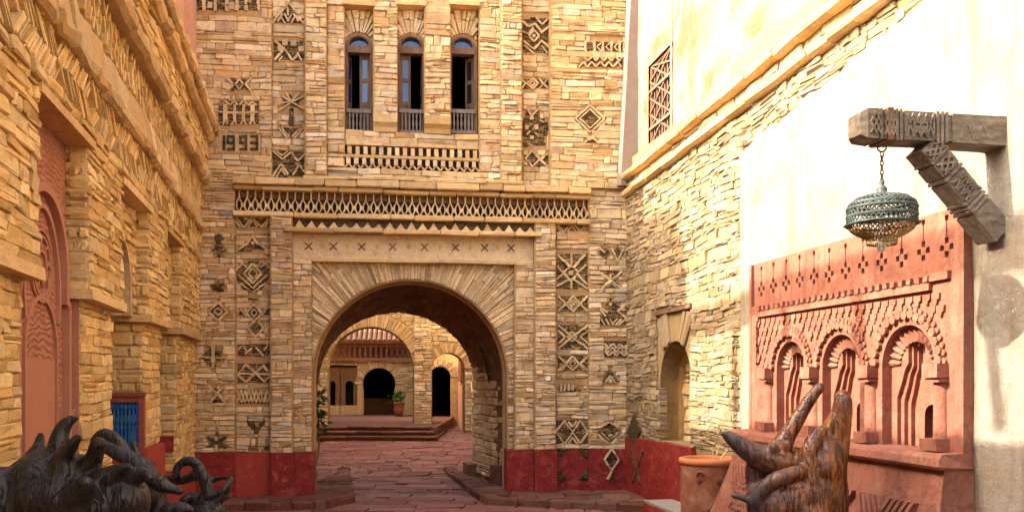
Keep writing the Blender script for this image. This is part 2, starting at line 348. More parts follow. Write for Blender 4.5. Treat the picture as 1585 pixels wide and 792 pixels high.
def put_pieces(parent, V, mat, name='stone', rest='stone_infill', cap=300, faces=SF, tones=None, min_px=0):
    """largest pieces in the picture become objects of their own, the others one stuff mesh"""
    n = len(V)
    if n == 0: return
    if tones is None: tones = np.concatenate([rng.random((n, 3)), np.ones((n, 1))], 1)
    x, y = project(V); x = np.clip(x, -60, 1645); y = np.clip(y, -60, 852)
    size = (x.max(1) - x.min(1)) * (y.max(1) - y.min(1))
    order = np.argsort(-size); k = V.shape[1]
    mine = [i for i in order[:cap] if size[i] > min_px]; other = np.setdiff1d(np.arange(n), mine)
    for i in mine: mesh(name, V[i], faces, mat, parent, tone=np.tile(tones[i], (k, 1)))
    if len(other):
        F = (np.array([f + [-1] * (4 - len(f)) for f in faces])[None] + (np.arange(len(other)) * k)[:, None, None]).reshape(-1, 4)
        mesh(rest, V[other].reshape(-1, 3), F, mat, parent, tone=np.repeat(tones[other], k, 0), kind='stuff')
BOXF = [[0, 2, 3, 1], [4, 5, 7, 6], [0, 1, 5, 4], [2, 6, 7, 3], [0, 4, 6, 2], [1, 3, 7, 5]]
def barV(fr, a, b, wd, w0, w1, j=0.0):
    a = np.array(a, float); b = np.array(b, float); d = b - a; d /= np.linalg.norm(d) + 1e-9; n = np.array([-d[1], d[0]]) * wd / 2
    V = np.array([fr.P(p[0], p[1], w) for w in (w0, w1) for p in (a - n, b - n, a + n, b + n)])
    return V + rng.uniform(-j, j, V.shape) if j else V
def fan(r0, boundary, wd, seg, R, seed):
    '''stones radiating from an arch of radius r0 out to boundary(angle); s runs along radius R'''
    q = random.Random(seed); out = []; n = int(math.pi * r0 / wd); cut = [0.0]
    for k in range(n): cut.append(cut[-1] + q.uniform(.6, 1.4))
    cut = [c / cut[-1] * math.pi for c in cut]
    for a, b in zip(cut, cut[1:]):
        re_ = boundary(math.pi - (a + b) / 2); t = r0
        while t < re_ - .03:
            l = q.uniform(*seg); l = l if re_ - t - l > seg[0] * .5 else re_ - t
            out.append((a * R, b * R, t, t + l)); t += l
    return np.array(out).reshape(-1, 4)
def box_bound(cu, cv, u0, u1, v1):
    def f(a):
        c, s = math.cos(a), math.sin(a); r = 1e9
        if c > 1e-6: r = min(r, (u1 - cu) / c)
        if c < -1e-6: r = min(r, (u0 - cu) / c)
        if s > 1e-6: r = min(r, (v1 - cv) / s)
        return r
    return f
def alcove(fr, u0, u1, v0, v1, w0, w1):
    '''five inner faces of a dark room behind an opening'''
    P = [fr.P(u, v, w) for w in (w0, w1) for v in (v0, v1) for u in (u0, u1)]
    return np.array(P), [[4, 5, 7, 6], [0, 1, 5, 4], [2, 6, 7, 3], [0, 4, 6, 2], [1, 3, 7, 5]]
def in_rect(a): return lambda s, t: (s > a[0]) & (s < a[1]) & (t > a[2]) & (t < a[3])
def in_poly(s, t, P):
    P = np.asarray(P); r = np.zeros(s.shape, bool); n = len(P)
    for i in range(n):
        x0, y0 = P[i]; x1, y1 = P[(i + 1) % n]
        if y0 == y1: continue
        c = ((y0 > t) != (y1 > t)) & (s < (x1 - x0) * (t - y0) / (y1 - y0) + x0); r ^= c
    return r
def arc(cu, cv, r, a0, a1, n): return [(cu + r * math.cos(a0 + (a1 - a0) * i / n), cv + r * math.sin(a0 + (a1 - a0) * i / n)) for i in range(n + 1)]

# wall planes
FD = (1, .135); FY = lambda x: 13.8 + .135 * x
F = Frame((-4.70, FY(-4.70)), FD)
L = Frame((-1.618 - .2345 * 3, 3.0), (-.2345, 1))
R = Frame((1.84, FY(1.84)), (.194, -1))
def fu(px, w=0.0): return F.ray(px, 500, w)[0]
def fv(px, py, w=0.0): return F.ray(px, py, w)[1]

# ================================================================== GATEHOUSE (the facade straight ahead)
gate = thing('gatehouse', 'ochre rubble stone gatehouse with big round arch, three tall arched windows and slate ornaments', 'gatehouse', tuple(F.P(3.2, 0, 0)))
UA, UB = fu(300) - .6, fu(970)
TOP = 8.6
EXC = []                     # polygons (u, v) cut out of the stonework by ornaments
def q(px, py, w): return F.ray(px, py, w)
def motif(w, plate, bars=(), blocks=(), dark=(), bw=3.0, fr=None, thick=.03, par=None, mat='slate', smat='slat', exc=True):
    fr = fr or F; par = par or gate
    P = [fr.ray(x, y, w) for x, y in plate]
    area = sum(P[i][0] * P[(i + 1) % len(P)][1] - P[(i + 1) % len(P)][0] * P[i][1] for i in range(len(P)))
    if area < 0: P = P[::-1]
    if exc: EXC.append(np.array(P))
    o = MB().prism(fr, P, w - .12, w - .03).build('ornament', M[mat], par, tone=rtone())
    if mat == 'slate':     # bed of thin dark chips
        Pa = np.array(P); Sx = masonry(Pa[:, 0].min(), Pa[:, 0].max(), Pa[:, 1].min(), Pa[:, 1].max(), lambda s, t: in_poly(s, t, P), (.018, .034), (.05, .16), rnd.randrange(9999), thin=0, step=.008)
        put_pieces(o, stones(fr, Sx, w - .016, .03, prot=.014, gap=.002, bev=.006, jit=.004, rough=.003, warp=.0, tilt=.004), M['slate'], 'chip', 'slate_chips', cap=0)
    def slat(a, b, wd, m, w1, nm):
        lp = math.hypot(a[0] - b[0], a[1] - b[1])
        if lp > 15 and nm == 'slat':      # long lines are laid in shorter slats
            f = rnd.uniform(.4, .6); mid_ = (a[0] + (b[0] - a[0]) * f + rnd.uniform(-.5, .5), a[1] + (b[1] - a[1]) * f + rnd.uniform(-.5, .5))
            slat(a, mid_, wd, m, w1, nm); slat(mid_, b, wd, m, w1, nm); return
        a = (a[0] + rnd.uniform(-.5, .5), a[1] + rnd.uniform(-.5, .5)); b = (b[0] + rnd.uniform(-.5, .5), b[1] + rnd.uniform(-.5, .5))
        A = fr.ray(a[0], a[1], w); B = fr.ray(b[0], b[1], w); k = 1352 / fr.P(A[0], A[1], 0)[1]
        mesh(nm, barV(fr, A, B, wd / k * rnd.uniform(.85, 1.3), w - .03, w + w1 + rnd.uniform(-.01, .008), .005), BOXF, M[m], o, tone=np.tile(rtone(), (8, 1)))
    for b in bars: slat(b[0], b[1], b[2] if len(b) > 2 else bw, smat, thick * .6, 'slat')
    for b in dark: slat(b[0], b[1], b[2] if len(b) > 2 else bw, 'slate', .012, 'dark_slat')
    for x, y, s in blocks: slat((x - s / 2, y), (x + s / 2, y), s, smat, thick * .5, 'block')
    return o
def dia(cx, cy, hw, hh): return [(cx - hw, cy), (cx, cy - hh), (cx + hw, cy), (cx, cy + hh)]
def edges(P, wd=3.0, closed=True): return [(P[i], P[(i + 1) % len(P)], wd) for i in range(len(P) if closed else len(P) - 1)]
def zig(x0, x1, y0, y1, n, wd=2.6):        # n half periods from (x0, y0)
    P = [(x0 + (x1 - x0) * i / n, y0 if i % 2 == 0 else y1) for i in range(n + 1)]
    return edges(P, wd, False)
def rect(x0, y0, x1, y1): return [(x0, y1), (x1, y1), (x1, y0), (x0, y0)]
def shrink(P, k):
    c = np.mean(np.array(P, float), 0); return [tuple(c + (np.array(p) - c) * k) for p in P]

W0, WS, WP, WR, WM = 0.0, -.07, .12, .07, .02      # base plane, recessed strips, pilasters, right bay, middle
# ---- upper left bay
motif(W0, rect(301, -24, 403, 17), [((x, -24), (x, 17), 4.2) for x in (316, 333, 351, 367, 381, 400)], [(325, 8, 8), (359, 10, 9)])
motif(W0, [(353, 141), (388, 141), (381, 131), (388, 121), (353, 121), (361, 131)], [((351, 120), (361, 131)), ((361, 131), (351, 142)), ((390, 120), (380, 131)), ((380, 131), (390, 142))] + edges(dia(370.5, 131, 6, 8), 2))
motif(W0, rect(337.5, 156, 400.5, 194), [((x, 162), (x, 188), 4.6) for x in (349, 363, 377, 391)] + [((339, 174), (398, 174.6), 2.8)] +
      [((x - 6, 163), (x, 157), 2) for x in (349, 363, 377, 391)] + [((x, 157), (x + 6, 163), 2) for x in (349, 363, 377, 391)] + [((x - 4, 193), (x, 185), 2) for x in (349, 363, 377, 391)] + [((x, 185), (x + 4, 193), 2) for x in (349, 363, 377, 391)])
def digit(x, y, wd, ht, seg):      # the year is set in dark slate slats
    S = {'a': ((0, 0), (1, 0)), 'b': ((1, 0), (1, .5)), 'c': ((1, .5), (1, 1)), 'd': ((0, 1), (1, 1)), 'e': ((0, .5), (0, 1)), 'f': ((0, 0), (0, .5)), 'g': ((0, .5), (1, .5))}
    return [((x + S[c][0][0] * wd, y + S[c][0][1] * ht), (x + S[c][1][0] * wd, y + S[c][1][1] * ht), 3.2) for c in seg]
od = MB().prism(F, [q(*p, W0) for p in rect(338, 207, 403, 235)], W0 - .1, W0 - .012).build('date_panel', M['slab'], gate, tone=np.array([.55, .6, .5, 1]))
EXC.append(np.array([q(*p, W0) for p in rect(338, 207, 403, 235)]))
for x, seg in ((346, 'bc'), (353, 'abcdfg'), (372, 'abcdfg'), (389, 'abcdg')):
    mbd = MB()
    for a, b, wd in digit(x if seg != 'bc' else 338, 211, 9, 20, seg): mbd.bar(F, q(*a, W0), q(*b, W0), .033, W0 - .02, W0 + .022, .012)
    mbd.build('digit', M['slate'], od, tone=rtone())
# ---- recessed strip left
motif(WS, [(424, 36), (469, 36), (446, 5)], [((421, 38), (446, 4), 3.4), ((446, 4), (471, 38), 3.4), ((446, 12), (446, 24), 2), ((440, 22), (446, 34), 2), ((446, 34), (452, 22), 2), ((435, 26), (441, 36), 2), ((457, 26), (451, 36), 2), ((430, 34), (437, 22), 2), ((462, 34), (455, 22), 2)])
motif(WS, rect(423, 62, 472, 95), [((425, 94), (440, 76)), ((440, 76), (426, 64)), ((440, 76), (453, 94)), ((453, 94), (462, 84), 2.4), ((432, 95), (437, 87), 2.4), ((468, 94), (460, 82), 2.4)], [(441, 67, 9), (455, 68, 9), (433, 76, 7), (466, 76, 8)])
c0 = (451, 158); fr_ = [(444, 145), (459, 147), (470, 150), (471, 170), (431, 172), (433, 160)]
motif(WS, [(446, 196), (455, 196), (454.5, 166), (471, 172), (462, 158), (472, 148), (456, 152), (447, 142), (446, 153), (432, 150), (440, 158), (430, 172), (447, 165)], [(c0, p, 2.4) for p in fr_] + [(c0, (437, 149), 2.2), (c0, (464, 144), 2.2)])
motif(WS, [(428, 191), (438, 196), (460, 198), (471, 192), (468, 200), (458, 213), (451, 216), (444, 212), (433, 200)], [((431, 199), (446, 215)), ((436, 197), (448, 212), 2.2), ((468, 199), (455, 215)), ((463, 199), (452, 212), 2.2)])
motif(WS, rect(421, 233, 474, 276), edges([(423, 234), (437, 247), (450, 236)], 2.6, False) + edges([(451, 236), (461, 249), (473, 238)], 2.6, False) + edges([(422, 274), (435, 253), (446, 270)], 2.6, False) + edges([(453, 271), (463, 256), (473, 268)], 2.6, False) + edges([(428, 274), (436, 261), (442, 271)], 2, False) + edges([(428, 234), (437, 241), (445, 234)], 2, False))
# ---- recessed strip right
motif(WS, rect(808, 27, 851, 83), edges([(808, 33), (818, 42), (828, 37), (838, 51), (851, 41)], 2.8, False) + edges([(808, 48), (817, 53), (826, 43)], 2.4, False) + edges(dia(826.5, 56, 8, 9), 2.6) + edges([(811, 64), (826, 77), (838, 63), (851, 75)], 2.8, False) + edges([(811, 71), (826, 83)], 2.2, False) + edges([(838, 71), (847, 83)], 2.2, False) + edges([(830, 28), (839, 38), (850, 28)], 2.2, False), [(826.5, 56, 5)])
motif(WS, rect(808, 121, 850, 138), edges(dia(824, 129.5, 9, 8), 2.2) + edges(dia(824, 129.5, 4, 4), 2) + [((834, 122), (841, 130), 2.2), ((841, 130), (834, 138), 2.2), ((848, 122), (842, 130), 2.2), ((842, 130), (849, 138), 2.2), ((808, 124), (813, 130), 2), ((813, 130), (808, 136), 2)])
motif(WS, [(807, 227), (807, 190), (811, 180), (816, 168), (822, 178), (832, 168), (838, 178), (848, 188), (851, 200), (843, 216), (846, 227)], [((816, 170), (822, 180), 2), ((822, 180), (832, 170), 2), ((812, 193), (816, 201), 2), ((824, 202), (828, 193), 2), ((828, 206), (834, 212), 2), ((815, 209), (820, 203), 2), ((836, 186), (842, 190), 2), ((818, 222), (825, 226), 2)], [(823, 182, 5.5), (815, 198, 5), (830, 197, 6), (823.5, 213, 5.5), (838, 181, 5)])
motif(WS, [(812, 247), (824, 233), (835, 246), (848, 238), (851, 259), (824, 259)], edges(dia(824, 246, 11, 12), 2.5) + [((836, 247), (850, 236)), ((836, 247), (850, 260))])
# ---- right bay
motif(WR, rect(904, 64, 964, 80.5), [((x, 64), (x, 81), 3) for x in (906, 920, 933, 946.5, 959)] + [((x + 10, 67), (x + 4, 73), 1.8) for x in (920, 933, 946.5)] + [((x + 4, 73), (x + 10, 79), 1.8) for x in (920, 933, 946.5)])
motif(WR, [(893, 104), (964, 104), (964, 91), (901, 89)], zig(896, 962, 104, 96, 10, 2.4) + zig(904, 964, 88, 95, 10, 2.0))
motif(WR, dia(913, 184, 24, 23), edges(dia(913, 184, 22.5, 21), 3) + edges(dia(913, 184, 16, 15), 2) + [((884, 184), (914, 217), 2.8), ((942, 184), (914, 216), 2.8)])
motif(WR, [(901, 222), (927, 222), (914, 213)], [((902, 222), (914, 212)), ((914, 212), (928, 222))])
# ---- side panels left of the portal
def panel_zig(x0, x1, y0, y1, w=W0):
    m = (x0 + x1) / 2; h = y1 - y0; s = (x1 - x0) / 53
    return motif(w, rect(x0, y0, x1, y1), [((x0 + 1, y0 + 4), (x0 + 13 * s, y1), 2.4), ((x0 + 1, y0 + 10), (x0 + 8 * s, y1), 2.2), ((m - 13 * s, y1), (m, y0 + 3), 2.6), ((m, y0 + 3), (m + 14 * s, y1), 2.6), ((m - 8 * s, y1), (m, y0 + 8), 2.2), ((m, y0 + 8), (m + 8 * s, y1), 2.2),
                 ((x1 - 13 * s, y1), (x1 - 1, y0 + 4), 2.4), ((x1 - 7 * s, y1), (x1 - 1, y0 + 10), 2.2)], [(x0 + 16 * s, y0 + 3, 7), (x1 - 14 * s, y0 + 3, 7)])
panel_zig(364.5, 417.5, 333, 352)
p_ = [(365, 389), (416, 389), (402, 379), (398, 376), (391, 366), (384, 376), (379, 379)]
motif(W0, p_, edges([(364, 390), (379, 379), (383, 377), (391, 365), (399, 377), (403, 379), (417, 390)], 2.6, False), [(391, 376, 5)])
motif(W0, dia(338, 387, 13, 14), dark=[((338, 376), (334, 363), 3), ((338, 376), (339, 361), 3), ((338, 376), (344, 363), 3), ((338, 376), (330, 368), 3), ((338, 376), (348, 367), 3)])
motif(W0, [(365, 418), (372, 408), (384, 404), (391, 403), (399, 404), (410, 408), (417, 418), (417, 430), (404, 450), (391, 453), (378, 450), (365, 432)], edges(dia(391.5, 423, 13.5, 15), 3) + edges(dia(391.5, 423, 7, 8), 2) + [((368, 424), (391, 446), 2.2), ((391, 446), (415, 424), 2.2), ((372, 438), (391, 452), 2), ((391, 452), (411, 438), 2), ((366, 418), (376, 408), 2.6), ((376, 408), (382, 414), 2.4), ((404, 414), (411, 407), 2.4), ((411, 407), (417, 416), 2.4)])
motif(W0, [(325, 444), (331, 440), (337, 431), (344, 438), (350, 444), (343, 449), (337, 456), (332, 450)], [((333, 456), (345, 457), 2)], dark=[((328, 440), (346, 450)), ((346, 439), (329, 449))])
motif(W0, dia(337.5, 482, 17, 16), edges(dia(337.5, 482, 15, 14), 3.6) + edges(dia(337.5, 482, 7, 6), 1.8))
motif(W0, dia(393, 484, 12, 14), edges(dia(393, 484, 11.5, 13.5), 2.5) + edges(dia(393, 484, 5, 6), 1.6))
motif(W0, [(366, 487), (379, 487), (373, 478)], [((366, 487), (373, 478), 2), ((373, 478), (379, 487), 2)])
motif(W0, [(406, 487), (418, 487), (417, 477), (412, 477)], [((406, 487), (413, 477), 2)])
motif(W0, dia(395.5, 508.5, 13, 12), [((383, 507), (395, 521), 2.6), ((395, 521), (408, 508), 2.6), ((384, 506), (393, 498), 2.2), ((399, 498), (408, 508), 2.2)])
motif(W0, [(382, 461), (402, 461), (396, 467), (392, 472), (388, 467)])
motif(W0, [(311, 552), (319, 541), (330, 533), (341, 541), (349, 552), (342, 562), (330, 572), (319, 563)], [((330, 535), (330, 569), 4.2), ((305, 552), (352, 553), 2.8)])
motif(W0, rect(367, 533, 420, 551), [((379, 548), (390, 538), 3), ((396, 537), (408, 550), 3), ((369, 541), (374, 535), 2.6), ((376, 534), (382, 544), 2.6), ((408, 541), (415, 535), 2.6)])
motif(W0, rect(367, 562, 420, 592), [((369, 578), (419, 578), 2.2), ((381, 564), (410, 590), 3), ((410, 564), (381, 590), 3), ((368, 578), (381, 564), 2.6), ((368, 579), (380, 591), 2.4), ((419, 578), (408, 566), 2.4), ((419, 579), (410, 591), 2.4)])
motif(W0, [(325, 623), (349, 623), (341, 611), (347, 597), (338, 602), (326, 597), (333, 610)], [((322, 597), (335, 608)), ((335, 608), (351, 596)), ((325, 623), (337, 607)), ((337, 607), (349, 623)), ((330, 619), (337, 611), 2), ((337, 611), (344, 619), 2)])
motif(W0, rect(367, 603, 421, 624), zig(368, 420, 622, 604, 9, 2.4) + zig(368, 420, 604, 622, 9, 2.4))
motif(W0, [(382, 649), (391, 655), (396, 657), (402, 655), (409, 649), (404, 661), (396, 671), (390, 662)], dark=[((383, 649), (396, 670), 4), ((409, 650), (396, 670), 4), ((391, 652), (396, 662), 3)])
st = []
for k in range(12):
    a = math.pi / 6 * k; r = 21 if k % 2 == 0 else 9; st.append((335 + r * 1.05 * math.sin(a), 684 - r * .98 * math.cos(a)))
st = [p for p in st if True]
motif(W0, st, [((335, 681), (335, 675), 4), ((335, 688), (335, 697), 4.5)], dark=[((335, 684), (335 + 17 * math.sin(math.pi / 3 * k), 684 - 16 * math.cos(math.pi / 3 * k)), 4) for k in (1, 2, 4, 5)])
motif(W0, [(383, 697), (400, 697), (397, 686), (391, 692), (386, 687)]); motif(W0, [(404, 697), (418, 697), (419, 688), (413, 686)])
# ---- side panels right of the portal
panel_zig(861, 909, 341, 359)
motif(W0, rect(861, 391, 910, 447), [((863, 394), (883, 414)), ((906, 394), (887, 414)), ((884, 392), (884, 409), 3), ((884, 432), (884, 446), 2.6), ((886, 432), (909, 447)), ((882, 432), (862, 442))] + edges(dia(884, 422, 12, 12), 3) + [((907, 410), (892, 423), 2.6), ((892, 423), (908, 440), 2.6), ((861, 412), (872, 423), 2.4), ((872, 423), (862, 432), 2.4)], [(884, 422, 7)])
motif(WM, dia(937, 392, 11, 12), [((927, 384), (936, 391), 2), ((928, 402), (938, 404), 2.4)], exc=True); motif(WM, dia(956, 392, 11, 12), [((946, 384), (956, 404), 2.2), ((966, 382), (957, 404), 2.2)])
motif(WM, [(929, 420), (963, 420), (952, 432), (964, 445), (928, 445), (939, 432)], [((929, 422), (945, 434)), ((962, 420), (946, 434)), ((946, 434), (930, 446)), ((946, 434), (962, 446)), ((945, 424), (945, 430), 2), ((940, 444), (946, 438), 2), ((946, 438), (953, 444), 2)])
motif(W0, rect(863, 457, 910, 482), [((864, 458), (876, 470)), ((876, 470), (864, 481)), ((909, 458), (898, 470)), ((898, 470), (909, 481))] + edges(dia(887, 470, 11, 12), 3) + edges(dia(887, 470, 6, 7), 2), [(887, 470, 5)])
motif(WM, [(929, 492), (938, 480), (930, 476), (938, 470), (945, 458), (952, 468), (962, 474), (956, 482), (968, 492)], [((930, 476), (940, 484), 2), ((968, 470), (956, 482), 2.6), ((956, 482), (969, 492), 2.4), ((929, 478), (938, 490), 2.2)], [(945, 470, 4)])
motif(WM, rect(929, 492.5, 968, 503), [((930 + i * 7, 493), (936 + i * 7, 503), 2.2) for i in range(3)] + [((968 - i * 6, 493), (957 - i * 5, 503), 2.2) for i in range(3)])
motif(W0, rect(863, 501, 911, 541), [((864, 503), (884, 521), 2.6), ((910, 503), (885, 521), 2.6), ((864, 540), (884, 521), 2.6), ((910, 540), (885, 521), 2.6), ((864, 511), (875, 521), 2.4), ((875, 521), (864, 531), 2.4), ((910, 511), (898, 521), 2.4), ((898, 521), (910, 531), 2.4)] + edges(dia(885, 521, 7, 8), 2.4), [(885, 521, 4)])
motif(WM, rect(935, 527, 972, 553), zig(936, 972, 532, 539, 6, 2.6) + zig(936, 972, 543, 550, 6, 2.6) + zig(936, 972, 537, 545, 6, 2.0))
motif(W0, rect(863, 550, 910, 574), [((864, 551), (876, 562)), ((876, 562), (864, 573)), ((909, 551), (898, 562)), ((898, 562), (909, 573)), ((868, 573), (877, 563), 2.2), ((905, 573), (897, 563), 2.2)] + edges(dia(886, 562, 10, 11), 2.8) + edges(dia(886, 562, 5, 5), 1.8))
motif(WM, [(931, 591), (938, 578), (944, 569), (951, 577), (960, 591)], [((938, 591), (945, 581), 2.4), ((945, 581), (952, 591), 2.4)], [(945, 589, 5)])
motif(W0, [(864, 593), (880, 592), (890, 594), (908, 604), (896, 606), (864, 606)], [((868 + i * 6, 605 - i * .3), (869 + i * 6, 594), 3.4) for i in range(4)])
motif(W0, rect(859, 650, 911, 687), [((860, 668), (874, 650), 2.2), ((874, 686), (886, 668), 2.2), ((886, 668), (898, 686), 2.2), ((874, 650), (886, 668), 2.2), ((886, 668), (898, 650), 2.2), ((898, 650), (910, 668), 2.2), ((880, 686), (886, 676), 2.2), ((886, 676), (892, 686), 2.2), ((880, 651), (886, 660), 2.2), ((886, 660), (892, 651), 2.2), ((860, 668), (874, 686), 2.2), ((898, 686), (910, 668), 2.2)])
motif(WM, dia(943.5, 669, 20, 17), [((925, 672), (941, 686), 3.4), ((962, 672), (947, 686), 3.4), ((930, 669), (943, 680), 2), ((957, 669), (945, 680), 2), ((930, 660), (943, 653), 2), ((943, 653), (957, 660), 2)], [(944, 673, 5)])
# dado ornaments
WD0 = .06
motif(WD0 + .012, [(865, 694), (880, 694), (865, 711)], [], thick=.03, exc=False); motif(WD0 + .012, [(895, 694), (910, 694), (910, 711)], exc=False)
motif(WD0 + .012, [(865, 742), (865, 725), (880, 742)], exc=False); motif(WD0 + .012, [(910, 725), (910, 742), (895, 742)], exc=False)
motif(WD0 + .012, dia(947, 711, 11, 16), edges(dia(947, 711, 11, 16), 2.4), exc=False); motif(WD0 + .012, [(939, 741), (956, 741), (947, 729)], [((940, 741), (947, 728), 2)], exc=False)

# ---- openings
# three windows: px left, right of the bay, window half width and centre
WIN = [(533, 578, 555.5, 55), (615, 657, 636.5, 56), (697, 739, 716.5, 57)]
WW = -.14
win_geo = []
for b0, b1, c, top in WIN:
    uc, vt = q(c, top, WW); hw = (q(c + 20, 100, WW)[0] - q(c - 20, 100, WW)[0]) / 2; vb = q(c, 207, WW)[1]
    win_geo.append((uc, hw, vb, vt - hw, vt))
def arch_poly(uc, hw, vb, vs, n=20): return [(uc + hw, vb)] + arc(uc, vs, hw, 0, math.pi, n) + [(uc - hw, vb)]
# portal arch
WA = -.13
AU, AT = q(634, 434, WA); AR = (q(785, 600, WA)[0] - q(484, 600, WA)[0]) / 2; AU = (q(785, 600, WA)[0] + q(484, 600, WA)[0]) / 2; AV = AT - AR
portal = [(AU + AR, 0.05)] + arc(AU, AV, AR, 0, math.pi, 40) + [(AU - AR, 0.05)]

DZ = q(640, 697, 0)[1]                   # top of the red dado
VC = q(640, 290, 0)[1]                   # string course between the storeys
zones = []                               # (u0, u1, v0, v1, w, row height, stone length, depth)
def zone(px0, px1, v0, v1, w, ch=(.045, .105), sl=(.12, .44), depth=.16, u0=None, u1=None):
    zones.append((fu(px0, w) if u0 is None else u0, fu(px1, w) if u1 is None else u1, v0, v1, w, ch, sl, depth))
UPB, UPT = VC + .06, TOP
zone(301, 420, UPB, UPT, W0, u0=UA)
zone(420, 472, UPB, UPT, WS, (.06, .13), (.2, .45))
zone(472, 505, UPB, UPT, WP, (.045, .10), (.11, .34), .24)
v_sill = win_geo[1][2]; v_fr1 = q(640, 229, WM)[1]; v_fr0 = q(640, 262, WM)[1]
zone(505, 533, v_fr0, UPT, WM, (.06, .14), (.14, .3), .3)
zone(742, 775, v_fr0, UPT, WM, (.06, .12), (.14, .3), .3)
zone(533, 742, v_fr1 + .02, v_sill - .02, WM - .02, (.08, .14), (.3, .7))
zone(505, 775, UPB, v_fr0 - .01, WM, (.07, .13), (.2, .55))
zone(578, 615, v_sill + .22, UPT, WM + .03, (.045, .11), (.12, .38), .3)
zone(657, 697, v_sill + .22, UPT, WM + .03, (.045, .11), (.12, .38), .3)
zone(775, 808, UPB, UPT, WP, (.045, .10), (.11, .34), .24)
zone(808, 852, UPB, UPT, WS, (.06, .12), (.2, .4))
zone(852, 965, UPB, UPT, WR, (.05, .12), (.16, .5), .24, u1=UB)
# lower storey
VF1 = q(640, 303, W0)[1]; VF0 = q(640, 337, W0)[1]       # hexagon frieze
VL = q(640, 358, WP)[1]                                   # portal lintel
zone(301, 363, DZ, UPB - .002, W0, (.04, .09), (.12, .40), u0=UA)
zone(364, 418, DZ, VF0 - .06, W0, (.04, .09), (.12, .40))
zone(418, 452, DZ, VF0 - .06, WP, (.04, .09), (.12, .34), .3)
zone(828, 860, DZ, VF0 - .06, WP, (.04, .09), (.12, .34), .3)
zone(860, 911, DZ, VF0 - .06, W0, (.04, .09), (.12, .40))
zone(911, 970, DZ, UPB - .002, WM, (.045, .10), (.16, .5), u1=UB)
zone(452, 482, DZ, VL - .45, 0.0, (.05, .10), (.12, .3), .26)
zone(797, 828, DZ, VL - .45, 0.0, (.05, .10), (.12, .3), .26)

V_, all_exc = [], [(p, p[:, 0].min(), p[:, 0].max(), p[:, 1].min(), p[:, 1].max()) for p in EXC]
mort = MB(); sd = 100
for (u0, u1, v0, v1, w, ch, sl, dep) in zones:
    ex = [p for p, a, b, c, d in all_exc if b > u0 and a < u1 and d > v0 and c < v1]
    def ins(s, t, ex=ex, u0=u0, u1=u1):
        m = (s >= u0 + .001) & (s <= u1 - .001)
        for p in ex: m &= ~in_poly(s, t, p)
        return m
    S = masonry(u0, u1, v0, v1, ins, ch, sl, sd); sd += 1
    V_.append(stones(F, S, w, dep, prot=.022, gap=.003, rough=.009, bev=.012))
    mort.box(F, u0 - .006, u1 + .006, v0, v1, w - dep - .1, w - .016 - rnd.uniform(0, .002))
# radial stones of the portal spandrel, in rings around the arch
SU0, SU1, SV1 = fu(482, WA), fu(797, WA), VL - .46
def polar(cu, cv, r0): return lambda s, t: (cu + t * np.cos(math.pi - s / r0), cv + t * np.sin(math.pi - s / r0))
mp = polar(AU, AV, AR * 1.3)
def ins_sp(s, t):
    u, v = mp(s, t); return (u > SU0) & (u < SU1) & (v < SV1) & (t > AR + .02) & (v > AV - .02)
S = fan(AR + .02, box_bound(AU, AV, SU0, SU1, SV1), .045, (.25, .6), AR * 1.3, 55)
sp = stones(F, S, WA, .28, prot=.03, gap=.002, bev=.008, jit=.006, rough=.01, warp=.004, mp=mp, tilt=.012)
def ins_jl(s, t): return (s > SU0) & (s < AU - AR) & (t < AV)
def ins_jr(s, t): return (s < SU1) & (s > AU + AR) & (t < AV)
V_.append(stones(F, masonry(SU0, SU1, DZ, AV - .01, lambda s, t: ins_jl(s, t) | ins_jr(s, t), (.05, .10), (.1, .22), 57), WA, .28, prot=.025))
put_pieces(gate, np.concatenate(V_), M['stone_gate'], 'stone', 'stone_infill')
put_pieces(gate, sp, M['arch'], 'arch_stone', 'arch_stone_infill', cap=160)
# radial stones above each window
for (b0, b1, c, top), (uc, hw, vb, vs, vt) in zip(WIN, win_geo):
    ub0, ub1 = fu(b0, WW + .04), fu(b1, WW + .04); rr = hw * 1.25; m2 = polar(uc, vs, rr); vtop = q(c, 17, WW)[1]
    def ins_w(s, t, m2=m2, ub0=ub0, ub1=ub1, vtop=vtop):
        u, v = m2(s, t); return (u > ub0) & (u < ub1) & (v < vtop)
    S = fan(hw + .03, box_bound(uc, vs, ub0, ub1, vtop), .036, (.2, .35), rr, 60)
    put_pieces(gate, stones(F, S, WW + .04, .1, prot=.02, gap=.004, bev=.01, jit=.004, warp=0, mp=m2), M['arch'], 'arch_stone', 'arch_stone_infill', cap=20)
    mort.ring(F, [(ub1, vb), (ub1, vtop + .02), (ub0, vtop + .02), (ub0, vb)], [(uc + hw * .99, vb + .001), (uc + hw * .99, vt), (uc - hw * .99, vt), (uc - hw * .99, vb + .001)], WW - .05, WW - .012)
    ar = arch_poly(uc, hw, vb, vs); bx = [(ub1, vb)] + [(ub1, vs)] + [(uc + (ub1 - uc) * max(-1, min(1, 1.6 * math.cos(a))), vs + (vtop - vs) * min(1, 1.35 * math.sin(a))) for a in np.linspace(0, math.pi, 21)[1:-1]] + [(ub0, vs)] + [(ub0, vb)]
    mort.ring(F, bx, ar, WW - .06, WW + .012, False)
    # lintel slab over the recess
    MB().box(F, fu(b0, 0) - .03, fu(b1, 0) + .03, vtop, vtop + .09, WW - .1, WM + .06, .006).build('lintel', M['slab'], gate, tone=rtone())
    MB().box(F, fu(b0, 0), fu(b1, 0), vtop + .09, TOP, WW - .1, WM - .01, .004).build('wall_panel', M['mortar'], gate, tone=rtone())
